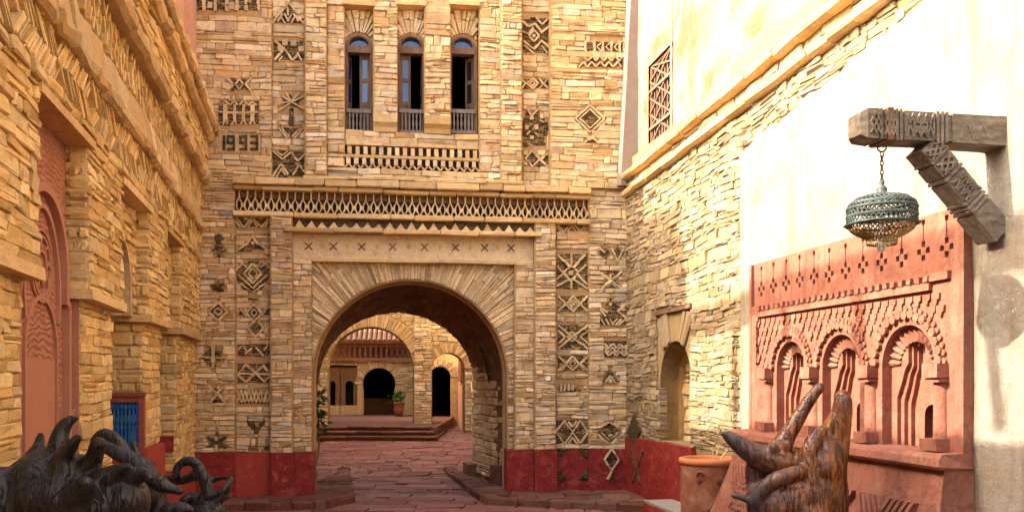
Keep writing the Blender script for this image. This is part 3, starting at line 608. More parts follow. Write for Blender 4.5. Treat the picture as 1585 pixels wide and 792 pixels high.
# corbel shelves between the windows
for a, b in ((578, 615), (657, 697)):
    pr = [(0, 0), (.0, 0)]
    u0, u1 = fu(a, WM), fu(b, WM)
    fs_ = MB()
    V = []
    for uu in (u0, u1):
        for (v, w) in ((v_sill - .03, -.05), (v_sill - .03, WM + .0), (v_sill + .04, WM + .02), (v_sill + .10, WM + .09), (v_sill + .22, WM + .10), (v_sill + .22, -.05)): V.append(F.P(uu, v, w))
    fs_.add(V, [[i, (i + 1) % 6, 6 + (i + 1) % 6, 6 + i] for i in range(6)] + [[5, 4, 3, 2, 1, 0], [6, 7, 8, 9, 10, 11]]).build('corbel', M['slab'], gate, tone=rtone())
# sill frieze: two rows of dentils over a dark groove
u0, u1 = fu(533, 0), fu(742, 0); h = v_fr1 - v_fr0
MB().box(F, u0, u1, v_fr0 - .005, v_fr1 + .012, -.3, WM - .085).build('frieze_back', M['slate'], gate, tone=rtone())
MB().box(F, u0, u1, v_fr0 + h * .47, v_fr0 + h * .60, -.2, WM + .012, .004).build('ledge', M['slab'], gate, tone=rtone())
nD = 17
dn = []
for row, (a, b) in enumerate(((.62, .98), (.16, .45))):
    for k in range(nD):
        uc = u0 + (u1 - u0) * (k + .5 + .15 * (row == 0)) / (nD + .2); wd = .062
        dn.append(barV(F, (uc - wd / 2, v_fr0 + h * (a + b) / 2), (uc + wd / 2, v_fr0 + h * (a + b) / 2), h * (b - a), WM - .11, WM + rnd.uniform(-.005, .015), .004))
put_pieces(gate, np.array(dn), M['stone_gate'], 'dentil', 'dentils', faces=BOXF)
lz = []
for k in range(nD):
    x0 = u0 + (u1 - u0) * (k) / nD; x1 = u0 + (u1 - u0) * (k + 1) / nD; m_ = (x0 + x1) / 2
    lz += [barV(F, (x0, v_fr0), (m_, v_fr0 + h * .2), .022, WM - .1, WM - .02), barV(F, (m_, v_fr0 + h * .2), (x1, v_fr0), .022, WM - .1, WM - .02)]
put_pieces(gate, np.array(lz), M['slat'], 'slat', 'slats', faces=BOXF, cap=0)
# ---- string course: long slabs
def slab_row(fr, par, u0, u1, v0, v1, w0, w1, ls, name='slab', mat='slab', j=.006):
    x = u0; out = []
    while x < u1 - .02:
        l = rnd.uniform(*ls); l = l if u1 - x - l > ls[0] * .5 else u1 - x
        dz = rnd.uniform(-.008, .008); dw = rnd.uniform(-.015, .015)
        S = np.array([[x, x + l, v0 + dz, v1 + dz]]); out.append(stones(fr, S, w1 + dw, w1 - w0, prot=.008, gap=.003, bev=.012, jit=.004, warp=.004, tilt=.006)[0]); x += l
    put_pieces(par, np.array(out), M[mat], name, name + 's')
slab_row(F, gate, fu(361), fu(912), VC - .05, VC + .055, -.1, .17, (.3, .7), 'string_course_slab')
slab_row(F, gate, fu(363), fu(911), VF1 + .01, VC - .055, -.1, .085, (.3, .8), 'string_course_slab')
slab_row(F, gate, fu(363), fu(911), VF0 - .06, VF0 + .02, -.1, WP + .03, (.35, .9), 'string_course_slab')
slab_row(F, gate, fu(470), fu(808), UPB - .01, UPB + .05, -.1, WP + .05, (.3, .7), 'string_course_slab')
# hexagon lattice frieze
u0, u1 = fu(364), fu(909)
fb = MB().box(F, u0, u1, VF0, VF1 + .02, -.2, -.09).build('frieze_back', M['slate'], gate, tone=rtone())
fu_ = MB().box(F, u0, u1, VF0 + (VF1 - VF0) * .72, VF1 + .015, -.15, -.05).build('frieze_top', M['brown'], gate, tone=rtone())
nH = 46; hh = VF1 - VF0; cw = (u1 - u0) / nH; hv = []
for k in range(nH):
    c = u0 + cw * (k + .5); z0 = VF0 + .01; b = MB(); sm = rnd.uniform(-.006, .006)
    P = [(c, z0), (c + cw * .37, z0 + hh * .22), (c + cw * .37, z0 + hh * .46), (c, z0 + hh * .72 + sm), (c - cw * .37, z0 + hh * .46), (c - cw * .37, z0 + hh * .22)]
    Q = [(c + (x - c) * .66, z0 + hh * .36 + (y - z0 - hh * .36) * .76) for x, y in P]
    b.ring(F, P, Q, -.09, .03 + rnd.uniform(-.006, .006)); b.box(F, c - .009, c + .009, z0 + hh * .72, VF1 + .01, -.08, .0)
    b.box(F, c + cw * .36, c + cw * .64, z0 + hh * .25, z0 + hh * .43, -.08, .028)
    b.build('hexagon_slats', M['slat'], gate, tone=rtone())
    hv += [barV(F, (c - cw * .36, z0 - .005), (c - cw * .06, z0 + hh * .13), .014, -.09, .01)]
# zigzag band above the portal
zb0, zb1 = VL + .02, VF0 - .06
zu0, zu1 = fu(437, WP), fu(846, WP); nz = 24; tri = []
MB().box(F, zu0, zu1, zb0 - .01, zb1 + .01, -.12, WP - .05).build('frieze_back', M['slate'], gate, tone=rtone())
for k in range(nz):
    a = zu0 + (zu1 - zu0) * k / nz; b = zu0 + (zu1 - zu0) * (k + 1) / nz; m_ = (a + b) / 2 + rnd.uniform(-.01, .01); h = (zb1 - zb0) * rnd.uniform(.55, .9)
    MB().prism(F, [(a + .008, zb0), (b - .008, zb0), (m_, zb0 + h)], WP - .08, WP - .02 + rnd.uniform(-.012, .012)).build('tooth_stone', M['slat'], gate, tone=rtone())
slab_row(F, gate, fu(440, WP), fu(838, WP), VL - .055, VL + .02, -.12, WP + .08, (.4, .9), 'lintel_slab')
# plaster band with X marks
MB().box(F, fu(452), fu(828), VL - .45, VL - .05, -.35, WA + .11).build('plaster_band', M['arch'], gate, tone=rtone())
slab_row(F, gate, fu(482, -.02), fu(797, -.02), VL - .47, VL - .40, -.2, -.0, (1.2, 2.2), 'lintel_slab')
xs = (477.7, 516, 560, 607.7, 657, 705, 750, 791); wB = WA + .11
for k, x in enumerate(xs):
    c = q(x, 381 + k * .4, wB); s = .055
    b = MB(); b.bar(F, (c[0] - s, c[1] - s), (c[0] + s, c[1] + s), .02, wB - .02, wB + .012); b.bar(F, (c[0] - s, c[1] + s), (c[0] + s, c[1] - s), .02, wB - .02, wB + .0095)
    b.build('cross_slat', M['brown'], gate, tone=rtone())
    if k < 7:
        c2 = q((x + xs[k + 1]) / 2, 381 + k * .4, wB); b = MB()
        b.prism(F, [(c2[0], c2[1] - .05), (c2[0] + .035, c2[1]), (c2[0], c2[1] + .05), (c2[0] - .035, c2[1])], wB - .02, wB + .005); b.build('diamond_slat', M['mortar_light'], gate, tone=rtone())
# mortar beds, spandrel backing with the arch hole
na = len(portal)
ob = []
for k, p in enumerate(portal):
    if k == 0: ob.append((SU1 + .1, .05))
    elif k == na - 1: ob.append((SU0 - .1, .05))
    else:
        a = (k - 1) / (na - 3) * math.pi; ca, sa = math.cos(a), math.sin(a); mx = max(abs(ca), abs(sa))
        ob.append((AU + (SU1 + .1 - AU) * ca / mx, max(AV, AV + (SV1 + .1 - AV) * sa / mx)))
mort.ring(F, ob, portal, WA - .3, WA - .02, False)
mort.build('mortar_bed', M['mortar'], gate, tone=rtone())
# ---- core and passage
core = MB(); ZB = -3.2
u_l, u_r = AU - AR, AU + AR
core.box(F, UA - .8, u_l - .45, -.3, VC, ZB, -.18); core.box(F, u_r + .75, UB + .8, -.3, VC, ZB, -.18)
core.box(F, u_l - .45, u_r + .75, AT + .12, VC, ZB, -.36); core.box(F, UA - .8, fu(505), VC, TOP, ZB, -.16); core.box(F, fu(775), UB + 1.2, VC, TOP, ZB, -.16)
core.box(F, fu(505), fu(775), VC, v_sill - .02, ZB, -.2); core.box(F, fu(505), fu(775), v_sill - .02, TOP, ZB, -1.9); core.box(F, fu(505), fu(775), win_geo[0][4] + .5, TOP, -1.9, -.2)
core.build('wall_core', M['mortar'], gate, tone=rtone())
for a, b in ((578, 615), (657, 697)): MB().box(F, fu(a), fu(b), v_sill, win_geo[0][4] + .5, -.5, -.26).build('window_pier', M['mortar'], gate, tone=rtone())
# intrados strip + vault shell, lofted from the front arch to the lower rear arch
F2 = F.sub(0, -3.1)
ru0, ru1 = F2.ray(491, 600)[0], F2.ray(735, 600)[0]; rC = (ru0 + ru1) / 2; rR = (ru1 - ru0) / 2; rT = F2.ray(604, 482)[1]
def arch_line(fr, uc, r, vb, vs, w, top, n=32):
    return fr.P([uc + r] + [uc + r * math.cos(math.pi * i / n) for i in range(n + 1)] + [uc - r], [vb] + [vs + (top - vs) * math.sin(math.pi * i / n) for i in range(n + 1)] + [vb], [w] * (n + 3))
def loft(A, B, flip=False): return np.concatenate([A, B]), [[i, i + 1, len(A) + i + 1, len(A) + i] for i in range(len(A) - 1)]
a0 = arch_line(F, AU, AR, 0, AV, WA - .25, AV + AR); a1 = arch_line(F, AU, AR, 0, AV, WA - .62, AV + AR)
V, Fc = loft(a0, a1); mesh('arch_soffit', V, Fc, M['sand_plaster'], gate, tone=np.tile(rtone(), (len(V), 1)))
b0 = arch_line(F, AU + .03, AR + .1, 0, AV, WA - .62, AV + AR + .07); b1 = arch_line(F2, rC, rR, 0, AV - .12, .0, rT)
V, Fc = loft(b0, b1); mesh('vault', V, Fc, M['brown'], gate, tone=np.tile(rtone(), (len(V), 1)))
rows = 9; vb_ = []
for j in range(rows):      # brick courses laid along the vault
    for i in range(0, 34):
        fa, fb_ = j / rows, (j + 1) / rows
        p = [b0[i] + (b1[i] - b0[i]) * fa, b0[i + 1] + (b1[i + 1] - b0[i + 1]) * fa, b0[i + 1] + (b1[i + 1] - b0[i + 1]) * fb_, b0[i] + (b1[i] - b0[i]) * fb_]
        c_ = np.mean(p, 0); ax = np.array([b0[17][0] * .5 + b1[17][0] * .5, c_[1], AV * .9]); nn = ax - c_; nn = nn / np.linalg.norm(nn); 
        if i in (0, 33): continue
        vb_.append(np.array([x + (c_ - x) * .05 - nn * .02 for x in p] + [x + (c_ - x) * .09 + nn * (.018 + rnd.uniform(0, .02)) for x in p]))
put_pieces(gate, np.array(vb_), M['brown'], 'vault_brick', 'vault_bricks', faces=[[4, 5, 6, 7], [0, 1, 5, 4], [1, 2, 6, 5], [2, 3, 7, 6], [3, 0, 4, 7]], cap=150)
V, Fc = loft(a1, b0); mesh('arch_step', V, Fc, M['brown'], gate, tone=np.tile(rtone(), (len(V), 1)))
# rear arch face and jamb
rp = [(rC + rR, 0)] + [(rC + rR * math.cos(math.pi * i / 32), AV - .12 + (rT - AV + .12) * math.sin(math.pi * i / 32)) for i in range(33)] + [(rC - rR, 0)]
ro = [(rC + (x - rC) * 1.0 + (1.2 if x > rC else -1.2) * min(1, abs(x - rC) / rR * 1.5), max(y, 0) + (1.3 if 0 < y and y > AV - .2 else 0)) for x, y in rp]
MB().ring(F2, ro, rp, -.06, .0, False).build('rear_arch_face', M['mortar'], gate, tone=rtone())
# passage side wall on the right: rubble up to the vault spring
pa, pb = F.P(u_r + .13, 0, WA - .95), F2.P(rC + rR - .02, 0, 0.02)
PW = Frame(pb[:2], (pa - pb)[:2]); plen = np.linalg.norm((pa - pb)[:2])
S = masonry(0, plen, .12, AV + .35, lambda s, t: s > -1, (.08, .2), (.2, .5), 71)
put_pieces(gate, stones(PW, S, .03, .1, prot=.03), M['stone_gate'], 'stone', 'passage_stone_infill', cap=40)
b = MB(); b.box(PW, 0, plen, 0, AV + .36, -.6, .004); b.build('passage_wall', M['mortar'], gate, tone=rtone())
for x0, x1, zz in ((plen - .42, plen + .02, .42), (-.1, .35, .3)): MB().box(PW, x0, x1, .0, zz, .0, .2, .02).build('passage_plinth', M['kerb'], gate, tone=rtone())
# left passage wall stones
pa, pb = F.P(u_l - .1, 0, WA - .62), F2.P(rC - rR, 0, 0.02)
PL = Frame(pa[:2], (pb - pa)[:2]); ll = np.linalg.norm((pb - pa)[:2])
S = masonry(0, ll, .1, AV, lambda s, t: s > -1, (.07, .14), (.2, .5), 72)
put_pieces(gate, stones(PL, S, -.02, .1, prot=.03), M['stone_gate'], 'stone', 'passage_stone_infill', cap=0)
# ---- dado blocks
def dado(px0, px1, w, m='red', z0=.10, z1=None, u0=None, u1=None, wb=-.2):
    a = fu(px0, w) if u0 is None else u0; b_ = fu(px1, w) if u1 is None else u1; z1 = DZ - .004 if z1 is None else z1
    bm_ = MB(); n = 6; V = []
    MB().box(F, a, b_, z0, z1, wb, w, .003).build('dado', M[m], gate)
dado(306, 364, .035, u0=UA); dado(364.5, 420, .03, 'redlight'); dado(420, 455, WP + .05, wb=-.3); dado(455, 485, .05, wb=WA - .25)
dado(785, 828, .045, wb=WA - .25); dado(828, 862, WP + .045, wb=-.3); dado(862, 911, .035); dado(911, 970, .042, u1=UB - .01)
# ---- windows
def slatbox(b, u0, u1, v0, v1, w0, w1): b.box(F, u0, u1, v0, v1, w0, w1)
for wi, (uc, hw, vb, vs, vt) in enumerate(win_geo):
    lab = ['left window with right leaf closed and blue panes', 'middle window with left leaf closed and blue panes', 'right window standing mostly open'][wi]
    fw = .03; wo, wn = WW + .035, WW - .09
    fr_ = MB().ring(F, arch_poly(uc, hw, vb, vs), arch_poly(uc, hw - fw, vb + fw, vs), wn, wo).build('window', M['window_wood'], gate, label=lab)
    # lunette pane, transom
    hi = hw - fw
    MB().prism(F, arc(uc, vs, hi, 0, math.pi, 18), wn + .02, wn + .035).build('lunette_pane', M['glass'], fr_)
    MB().box(F, uc - hi - .02, uc + hi + .02, vs - .085, vs - .005, wn - .01, wo + .012).build('transom', M['window_wood'], fr_)
    MB().ring(F, arc(uc, vs, hi, 0, math.pi, 18), [(uc + (x - uc) * .88, vs + .03 + (y - vs) * .86) for x, y in arc(uc, vs, hi, 0, math.pi, 18)], wn, wo - .01).build('lunette_frame', M['window_wood'], fr_)
    v0, v1 = vb + .36, vs - .085
    # casement: closed leaf on one side, the other swung inwards
    def leaf(side, ang, glassm):
        hinge = np.array([uc + side * hi, 0]); wd = hi * .96; ca, sa = math.cos(ang), math.sin(ang)
        def PP(x, v, d):   # x from hinge inward, d thickness
            return F.P(hinge[0] - side * x * ca + 0 * d, v, wn + .02 - x * sa - d)
        def bx(x0, x1, y0, y1, d0, d1):
            V = [PP(x, v, d) for d in (d1, d0) for v in (y0, y1) for x in ((x0, x1) if side < 0 else (x1, x0))]
            return V
        b = MB(); st_ = .04
        vm = v0 + (v1 - v0) * .56; vk = v0 + .14
        for (x0, x1, y0, y1) in ((0, st_, v0 - .3, v1), (wd - st_, wd, v0 - .3, v1), (st_, wd - st_, v1 - .06, v1), (st_, wd - st_, vm - .03, vm + .03), (st_, wd - st_, vk - .04, vk + .02), (st_, wd - st_, v0 - .3, v0 - .24)):
            b.add(bx(x0, x1, y0, y1, 0, .035), BOXF)
        lf = b.build('casement', M['window_wood'], fr_)
        for (y0, y1) in ((vk + .02, vm - .03), (vm + .03, v1 - .06)):
            MB().add(bx(st_, wd - st_, y0, y1, .012, .02), BOXF).build('pane', glassm, fr_)
        MB().add(bx(st_, wd - st_, v0 - .24, vk - .04, .008, .028), BOXF).build('kick_panel', M['window_wood'], fr_)
    if wi == 0: leaf(1, .08, M['glass']); leaf(-1, 1.25, M['glass'])
    elif wi == 1: leaf(-1, .06, M['glass']); leaf(1, 1.45, M['glass'])
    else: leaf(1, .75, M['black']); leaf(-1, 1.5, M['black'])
    # balustrade
    b = MB(); b.box(F, uc - hw + .01, uc + hw - .01, vb + .30, vb + .36, wo - .005, wo + .05); b.build('handrail', M['grey_wood'], fr_)
    b = MB(); b.box(F, uc - hw + .01, uc + hw - .01, vb - .02, vb + .03, wo - .005, wo + .045); b.build('bottom_rail', M['grey_wood'], fr_)
    for k in range(6):
        u = uc - hi + (k + .5) * hi / 3; c = F.P(u, vb + .03, wo + .02)
        MB().lathe(c, [(.012, 0), (.02, .02), (.012, .05), (.021, .11), (.013, .17), (.012, .2), (.02, .24), (.012, .28)], 8).build('baluster', M['grey_wood'], fr_, smooth=True)
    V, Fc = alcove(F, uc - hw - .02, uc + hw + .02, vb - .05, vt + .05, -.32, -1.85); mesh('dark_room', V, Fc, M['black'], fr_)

# ================================================================== LEFT BUILDING
left = thing('stone_building', 'long golden rubble building on the left with herringbone slate bands, deep bays and jutting cornices', 'building', tuple(L.P(5, 0, 0)))
def lu(y): return (y - 3.0) * 1.0271
LE = lu(13.15)                                   # meets the gatehouse
piers = [(0.2, 5.27), (6.54, 7.66), (9.02, 10.15), (11.3, 13.15)]
piers = [(lu(max(a, 3.2)), lu(b)) for a, b in piers]
ZI, ZL = 2.53, 3.58                               # impost and lintel heights
WLo = -.07
LV = []; sd = 300
lm = MB()
for k, (a, b) in enumerate(piers):
    near = k == 0
    # lower pier (set back and narrower at its far edge), rough-plastered
    a0, b0 = (a if near else a + .0), b - .10 if k < 3 else b
    dz = {0: .4, 1: .4, 2: 1.16, 3: .4}[k]
    ch, sl = ((.045, .10), (.14, .5)) if not near else ((.045, .10), (.14, .5))
    LV.append(stones(L, masonry(a0, b0, dz, ZI - .05, lambda s, t: s > -9, ch, sl, sd), WLo, .3, prot=.014, bev=.010, gap=.002, rough=.008, tilt=.006)); sd += 1
    LV.append(stones(L, masonry(a - (.06 if not near else 0), b, ZI, ZL + .07, lambda s, t: s > -9, (.045, .105), (.14, .45), sd), 0, .35, prot=.016, bev=.010, tilt=.007, gap=.003, rough=.01)); sd += 1
    lm.box(L, a0 + .02, b0 - .02, 0, ZI, -1.2, WLo - .018); lm.box(L, a, b - .02, ZI - .02, ZL + .05, -1.2, -.018)
    # impost ledge, wraps the camera-facing jamb
    b_ = MB(); b_.box(L, a - (.10 if not near else 0), b + .02, ZI - .07, ZI, -.7, .035, .006); b_.build('impost_slab', M['slab'], left, tone=rtone())
    if not near:     # camera-facing jamb of the pier
        J = Frame(L.P(a, 0, 0)[:2], (L.P(a, 0, 1) - L.P(a, 0, 0))[:2])       # u runs out of the wall
        J.O = L.P(a, 0, -.75)
        if k > 1:
            S = masonry(0, .75 + WLo, .4, ZI - .08, lambda s, t: s > -9, (.07, .15), (.15, .4), sd); sd += 1
            LV.append(stones(J, S, .0, .12, prot=.03))
            LV.append(stones(J, masonry(0, .75, ZI, ZL, lambda s, t: s > -9, (.06, .12), (.15, .35), sd), .06, .12, prot=.03)); sd += 1
        else:
            LV.append(stones(J, masonry(.6, .75 + WLo, .4, ZI - .08, lambda s, t: s > -9, (.07, .12), (.12, .2), sd), .0, .12, prot=.025)); sd += 1
            LV.append(stones(J, masonry(.6, .75, ZI, ZL, lambda s, t: s > -9, (.06, .12), (.12, .2), sd), .06, .12, prot=.025)); sd += 1
# bay lintels and soffits, bay backs with a blind arch
for k in range(3):
    a, b = piers[k][1], piers[k + 1][0]
    lm.box(L, a - .02, b + .02, ZL + .06, ZL + .2, -1.2, -.03)
    MB().box(L, a - .06, b + .02, ZL + .0, ZL + .062, -.75, .03, .006).build('lintel_slab', M['slab'], left, tone=rtone())
    if k:
        uc = (a + b) / 2; hw = (b - a) / 2 - .2; vs = 2.75; va = ZI - .02
        ar = [(uc + hw, va)] + arc(uc, vs, hw, 0, math.pi, 16) + [(uc - hw, va)]
        bx = [(b + .05, va)] + [(uc + (b + .05 - uc) * max(-1, min(1, 1.5 * math.cos(t_))), vs + (ZL - vs) * min(1, 1.4 * math.sin(t_))) for t_ in np.linspace(0, math.pi, 17)] + [(a - .05, va)]
        MB().ring(L, bx, ar, -.75, -.15, False).build('blind_arch', M['sand_plaster'], left, tone=rtone())
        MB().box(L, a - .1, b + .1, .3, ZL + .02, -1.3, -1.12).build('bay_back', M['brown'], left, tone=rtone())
        def inb(s, t, uc=uc, hw=hw, vs=vs): return ~((np.abs(s - uc) < hw + .02) & (t < vs)) & ((s - uc) ** 2 + (t - vs) ** 2 > (hw + .02) ** 2)
        LV.append(stones(L, masonry(a, b, ZI + .01, ZL - .01, inb, (.06, .12), (.14, .35), sd), -.135, .05, prot=.02)); sd += 1
# wall above the bays
LV.append(stones(L, masonry(0, LE, ZL + .065, ZL + .16, lambda s, t: s > -9, (.09, .1), (.25, .6), 340), .02, .2, prot=.03))
LV.append(stones(L, masonry(0, LE, 4.98, 5.46, lambda s, t: s > -9, (.06, .11), (.15, .45), 341), .11, .25, prot=.03))
put_pieces(left, np.concatenate(LV), M['stone_left'], 'stone', 'stone_infill')
lm.box(L, 0, LE, ZL + .2, 5.6, -1.2, -.05)
lm.build('wall_core', M['mortar_light'], left, tone=rtone())
MB().box(L, 0, LE + .3, -.2, 5.58, -3.5, -1.25).build('building_body', M['mortar_light'], left, tone=rtone())
# herringbone slate band
HB = []
for row, lean in ((0, 1), (1, -1), (2, 1)):
    z = ZL + .175 + row * .155; u = .05
    grp = 0
    while u < LE - .05:
        l = .155 * rnd.uniform(1.0, 1.2); dx = .085 * lean * (1 if (int(u / .9) % 2 == 0) else -1) + rnd.uniform(-.012, .012); w = .032 * rnd.uniform(.6, 1.4)
        HB.append(barV(L, (u - dx, z - .0), (u + dx, z + .158), w * .62, -.06, .0 + rnd.random() * .035, .006)); u += w * 1.25
put_pieces(left, np.array(HB), M['stone_left'], 'herringbone_slat', 'herringbone_slats', faces=BOXF)
MB().box(L, 0, LE, ZL + .165, 4.08, -.2, -.035).build('frieze_back', M['mortar'], left, tone=rtone())
# extra herringbone panels running down beside the bays
H2 = []
for ua, ub in ((lu(8.0), lu(8.9)), (lu(10.3), lu(11.1))):
    pass
# lower cornice: moulded lip with a sloped weathering
def moulding(fr, par, u0, u1, prof, ls, name, mat):
    x = u0
    while x < u1 - .02:
        l = rnd.uniform(*ls); l = l if u1 - x - l > ls[0] * .5 else u1 - x
        n = len(prof); V = []
        ks = 3
        for ki in range(ks + 1):
            uu = x + .003 + (l - .006) * ki / ks
            dv, dw = rnd.uniform(-.012, .012), rnd.uniform(-.018, .014)
            for v, w in prof: V.append(fr.P(uu + (rnd.uniform(-.012, .012) if 0 < ki < ks else 0), v + (dv + rnd.uniform(-.009, .009)) * (w > 0), w + (dw + rnd.uniform(-.011, .011)) * (w > 0)))
        mesh(name, V, [[kk * n + i, kk * n + (i + 1) % n, (kk + 1) * n + (i + 1) % n, (kk + 1) * n + i][::-1] for kk in range(ks) for i in range(n)] + [list(range(n)), list(range(ks * n, ks * n + n))[::-1]], M[mat], par, tone=np.tile(rtone(), ((ks + 1) * n, 1)))
        x += l
moulding(L, left, 0, LE, [(4.07, -.1), (4.07, .05), (4.09, .085), (4.14, .10), (4.18, .085), (4.19, .06), (4.33, .045), (4.46, .025), (4.46, -.1)], (.3, .7), 'cornice_stone', 'slab')
# lattice of little upright bricks
MB().box(L, 0, LE, 4.44, 4.82, -.15, -.04).build('frieze_back', M['mortar'], left, tone=rtone())
LB = []
for row in range(3):
    z0 = 4.465 + row * .118; u = 0.03; kk = 0
    while u < LE:
        dx = .030 * (1 if (kk + row) % 2 == 0 else -1)
        LB.append(barV(L, (u - dx, z0), (u + dx, z0 + .116), .032, -.06, .02 + rnd.random() * .03, .006)); u += .085; kk += 1
put_pieces(left, np.array(LB), M['stone_left'], 'lattice_brick', 'lattice_bricks', faces=BOXF)
moulding(L, left, 0, LE, [(4.81, -.1), (4.81, .12), (4.84, .17), (4.91, .185), (4.95, .17), (4.985, .1), (4.985, -.1)], (.35, .8), 'cornice_stone', 'slab')
slab_row(L, left, 0, LE + .0, 4.985, 5.03, -.1, .145, (.4, .8), 'cornice_slab', 'slab')
moulding(L, left, 0, LE + .02, [(5.44, -.3), (5.44, .17), (5.47, .215), (5.55, .225), (5.555, -.3)], (.3, .7), 'coping_stone', 'slab')
moulding(L, left, 0, LE + .02, [(5.556, -.5), (5.556, .25), (5.58, .29), (5.65, .295), (5.69, .24), (5.70, -.5)], (.25, .6), 'coping_stone', 'slab')
# red dados on the farther piers
MB().box(L, piers[2][0] - .04, piers[2][1] - .06, 0, 1.15, -.6, WLo + .05, .004).build('dado', M['redlight'], left)
MB().box(L, piers[3][0] - .04, piers[3][0] + .02, .95, 1.15, -.8, WLo - .03, .004).build('dado', M['red'], left)
MB().box(L, piers[3][0] - .05, piers[3][1] - .06, 0, .7, -.8, WLo + .02, .004).build('dado', M['redlight'], left)
MB().box(L, piers[2][1] - .1, piers[3][0] + .1, 0, .92, -.9, -.2, .01).build('bay_step', M['kerb'], left, tone=rtone())
# blue shutter in the camera-facing jamb of the third pier
J = Frame((0, 0), (L.N[0], L.N[1])); J.O = L.P(piers[2][0], 0, 0)
def ju(px, w=.06): return J.ray(px, 640, w)
s0, zt = J.ray(178, 622, .06); s1, zb = J.ray(215, 692, .06)
s0 -= .25
fb = MB(); fr_s = [(s1 + .05, zb - .06), (s1 + .05, zt + .06), (s0 - .05, zt + .06), (s0 - .05, zb - .06)]
sh = MB().ring(J, fr_s, [(s1, zb), (s1, zt), (s0, zt), (s0, zb)], -.02, .075).build('shutter_window', M['red_frame'], left)
MB().box(J, s0 - .06, s1 + .06, zt + .06, zt + .1, -.02, .1).build('frame_head', M['red_frame'], sh)
MB().box(J, s0, s1, zb, zt, -.02, .012).build('shutter_panel', M['black'], sh)
n = 13
for k in range(n):
    c = s0 + (s1 - s0) * (k + .5) / n
    MB().box(J, c - .012, c + .012, zb, zt, .012, .045, .002).build('shutter_slat', M['blue'], sh)
for z in (zb + .04, (zb + zt) / 2 - .03, (zb + zt) / 2 + .03, zt - .05): MB().box(J, s0, s1, z - .008, z + .008, .03, .055).build('shutter_rail', M['blue'], sh)
# pink carved panel in the first bay
cp = thing('carved_panel', 'tall pink carved plaster panel with keyhole arch in the first bay of the left wall', 'wall panel', tuple(L.P((piers[0][1] + piers[1][0]) / 2, .4, -.1)))
ua, ub = piers[0][1] - .25, piers[1][0] + .03; uc = (ua + ub) / 2 + .06; WPn = -.16
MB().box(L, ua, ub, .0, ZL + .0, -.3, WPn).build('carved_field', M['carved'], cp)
def band(pts, wd, w0, w1, name, mat):
    b = MB(); P = np.array(pts, float); n = len(P); T = np.gradient(P, axis=0); T /= np.linalg.norm(T, axis=1)[:, None]; Nn = np.stack([-T[:, 1], T[:, 0]], 1)
    A, B = P + Nn * wd / 2, P - Nn * wd / 2
    V = np.concatenate([L.P(A[:, 0], A[:, 1], w0), L.P(A[:, 0], A[:, 1], w1), L.P(B[:, 0], B[:, 1], w1), L.P(B[:, 0], B[:, 1], w0)])
    Fc = [[r * n + i, r * n + i + 1, (r + 1) * n + i + 1, (r + 1) * n + i] for r in range(3) for i in range(n - 1)]
    return b.add(V, Fc).build(name, M[mat], cp)
r1 = .52
outer = [(uc + r1 + .06, .0), (uc + r1 + .06, 1.9), (uc + r1 + .06, 2.38), (uc + r1 + .055, 2.40), (uc + r1, 2.42)] + arc(uc, 2.62, r1, -.2, math.pi + .2, 26) + [(uc - r1 - .055, 2.40), (uc - r1 - .06, 2.38), (uc - r1 - .06, .0)]
band(outer, .06, WPn - .02, WPn + .05, 'keyhole_arch', 'pinkmould')
inner = [(uc + .40 * math.cos(a) * (1 - .1 * math.sin(a)), 2.50 + .52 * math.sin(a)) for a in np.linspace(-.5, math.pi + .5, 30)]
band(inner, .035, WPn - .02, WPn + .028, 'inner_arch', 'pinkmould')
for rr in (.1, .2, .24): band([(uc + rr * math.cos(a), 2.62 + rr * math.sin(a)) for a in np.linspace(0, 2 * math.pi, 25)], .018, WPn - .02, WPn + .018, 'rosette_ring', 'pinkmould')
for k in range(8):
    a = k * math.pi / 4; band([(uc + .1 * math.cos(a), 2.62 + .1 * math.sin(a)), (uc + .15 * math.cos(a + .25), 2.62 + .15 * math.sin(a + .25)), (uc + .2 * math.cos(a), 2.62 + .2 * math.sin(a))], .02, WPn - .02, WPn + .02, 'rosette_petal', 'pinkmould')
ins2 = [(uc + .36, .4), (uc + .36, 2.05)] + arc(uc, 2.05, .36, .05, math.pi - .05, 16) + [(uc - .36, 2.05), (uc - .36, .4)]
band(ins2, .03, WPn - .02, WPn + .02, 'inner_frame', 'pinkmould')
MB().box(L, uc - .335, uc + .335, .3, 2.0, WPn - .02, WPn + .006).build('plain_field', M['pinkmould'], cp)
MB().box(L, ub - .05, ub + .0, .0, ZL - .02, WPn - .05, WPn + .08).build('edge_moulding', M['pinkmould'], cp)
MB().box(L, ua + .08, ua + .19, .0, ZI - .02, WPn - .05, WPn + .08).build('edge_moulding', M['pinkmould'], cp)
# roof storey at the far end (pink plaster), a pergola on the terrace
tw = thing('roof_room', 'pink plastered room standing on the left roof beside the gatehouse', 'roof room', tuple(L.P(lu(11.8), 5.6, -1)))
MB().box(L, lu(10.95), lu(12.42), 5.57, 8.83, -2.6, -.12).build('plaster_wall', M['pink_tower'], tw)
MB().box(L, lu(12.43), lu(13.2), 5.57, 9.75, -2.6, -.05).build('plaster_wall', M['pink_tower'], tw)
MB().box(L, lu(10.9), lu(12.42), 8.832, 8.95, -2.7, -.06).build('roof_slab', M['slab'], tw, tone=rtone())
pg = thing('roof_pergola', 'timber pergola on the terrace of the left building', 'pergola', tuple(L.P(5, 5.6, -1)))
for y in (9.3, 6.7, 4.1, 1.5):
    MB().box(L, lu(y) - .075, lu(y) + .075, 5.6, 7.25, -.3, -.15).build('post', M['beam_wood'], pg)
MB().box(L, lu(-1.0), lu(10.94), 7.25, 7.51, -.32, -.13).build('beam', M['beam_wood'], pg)
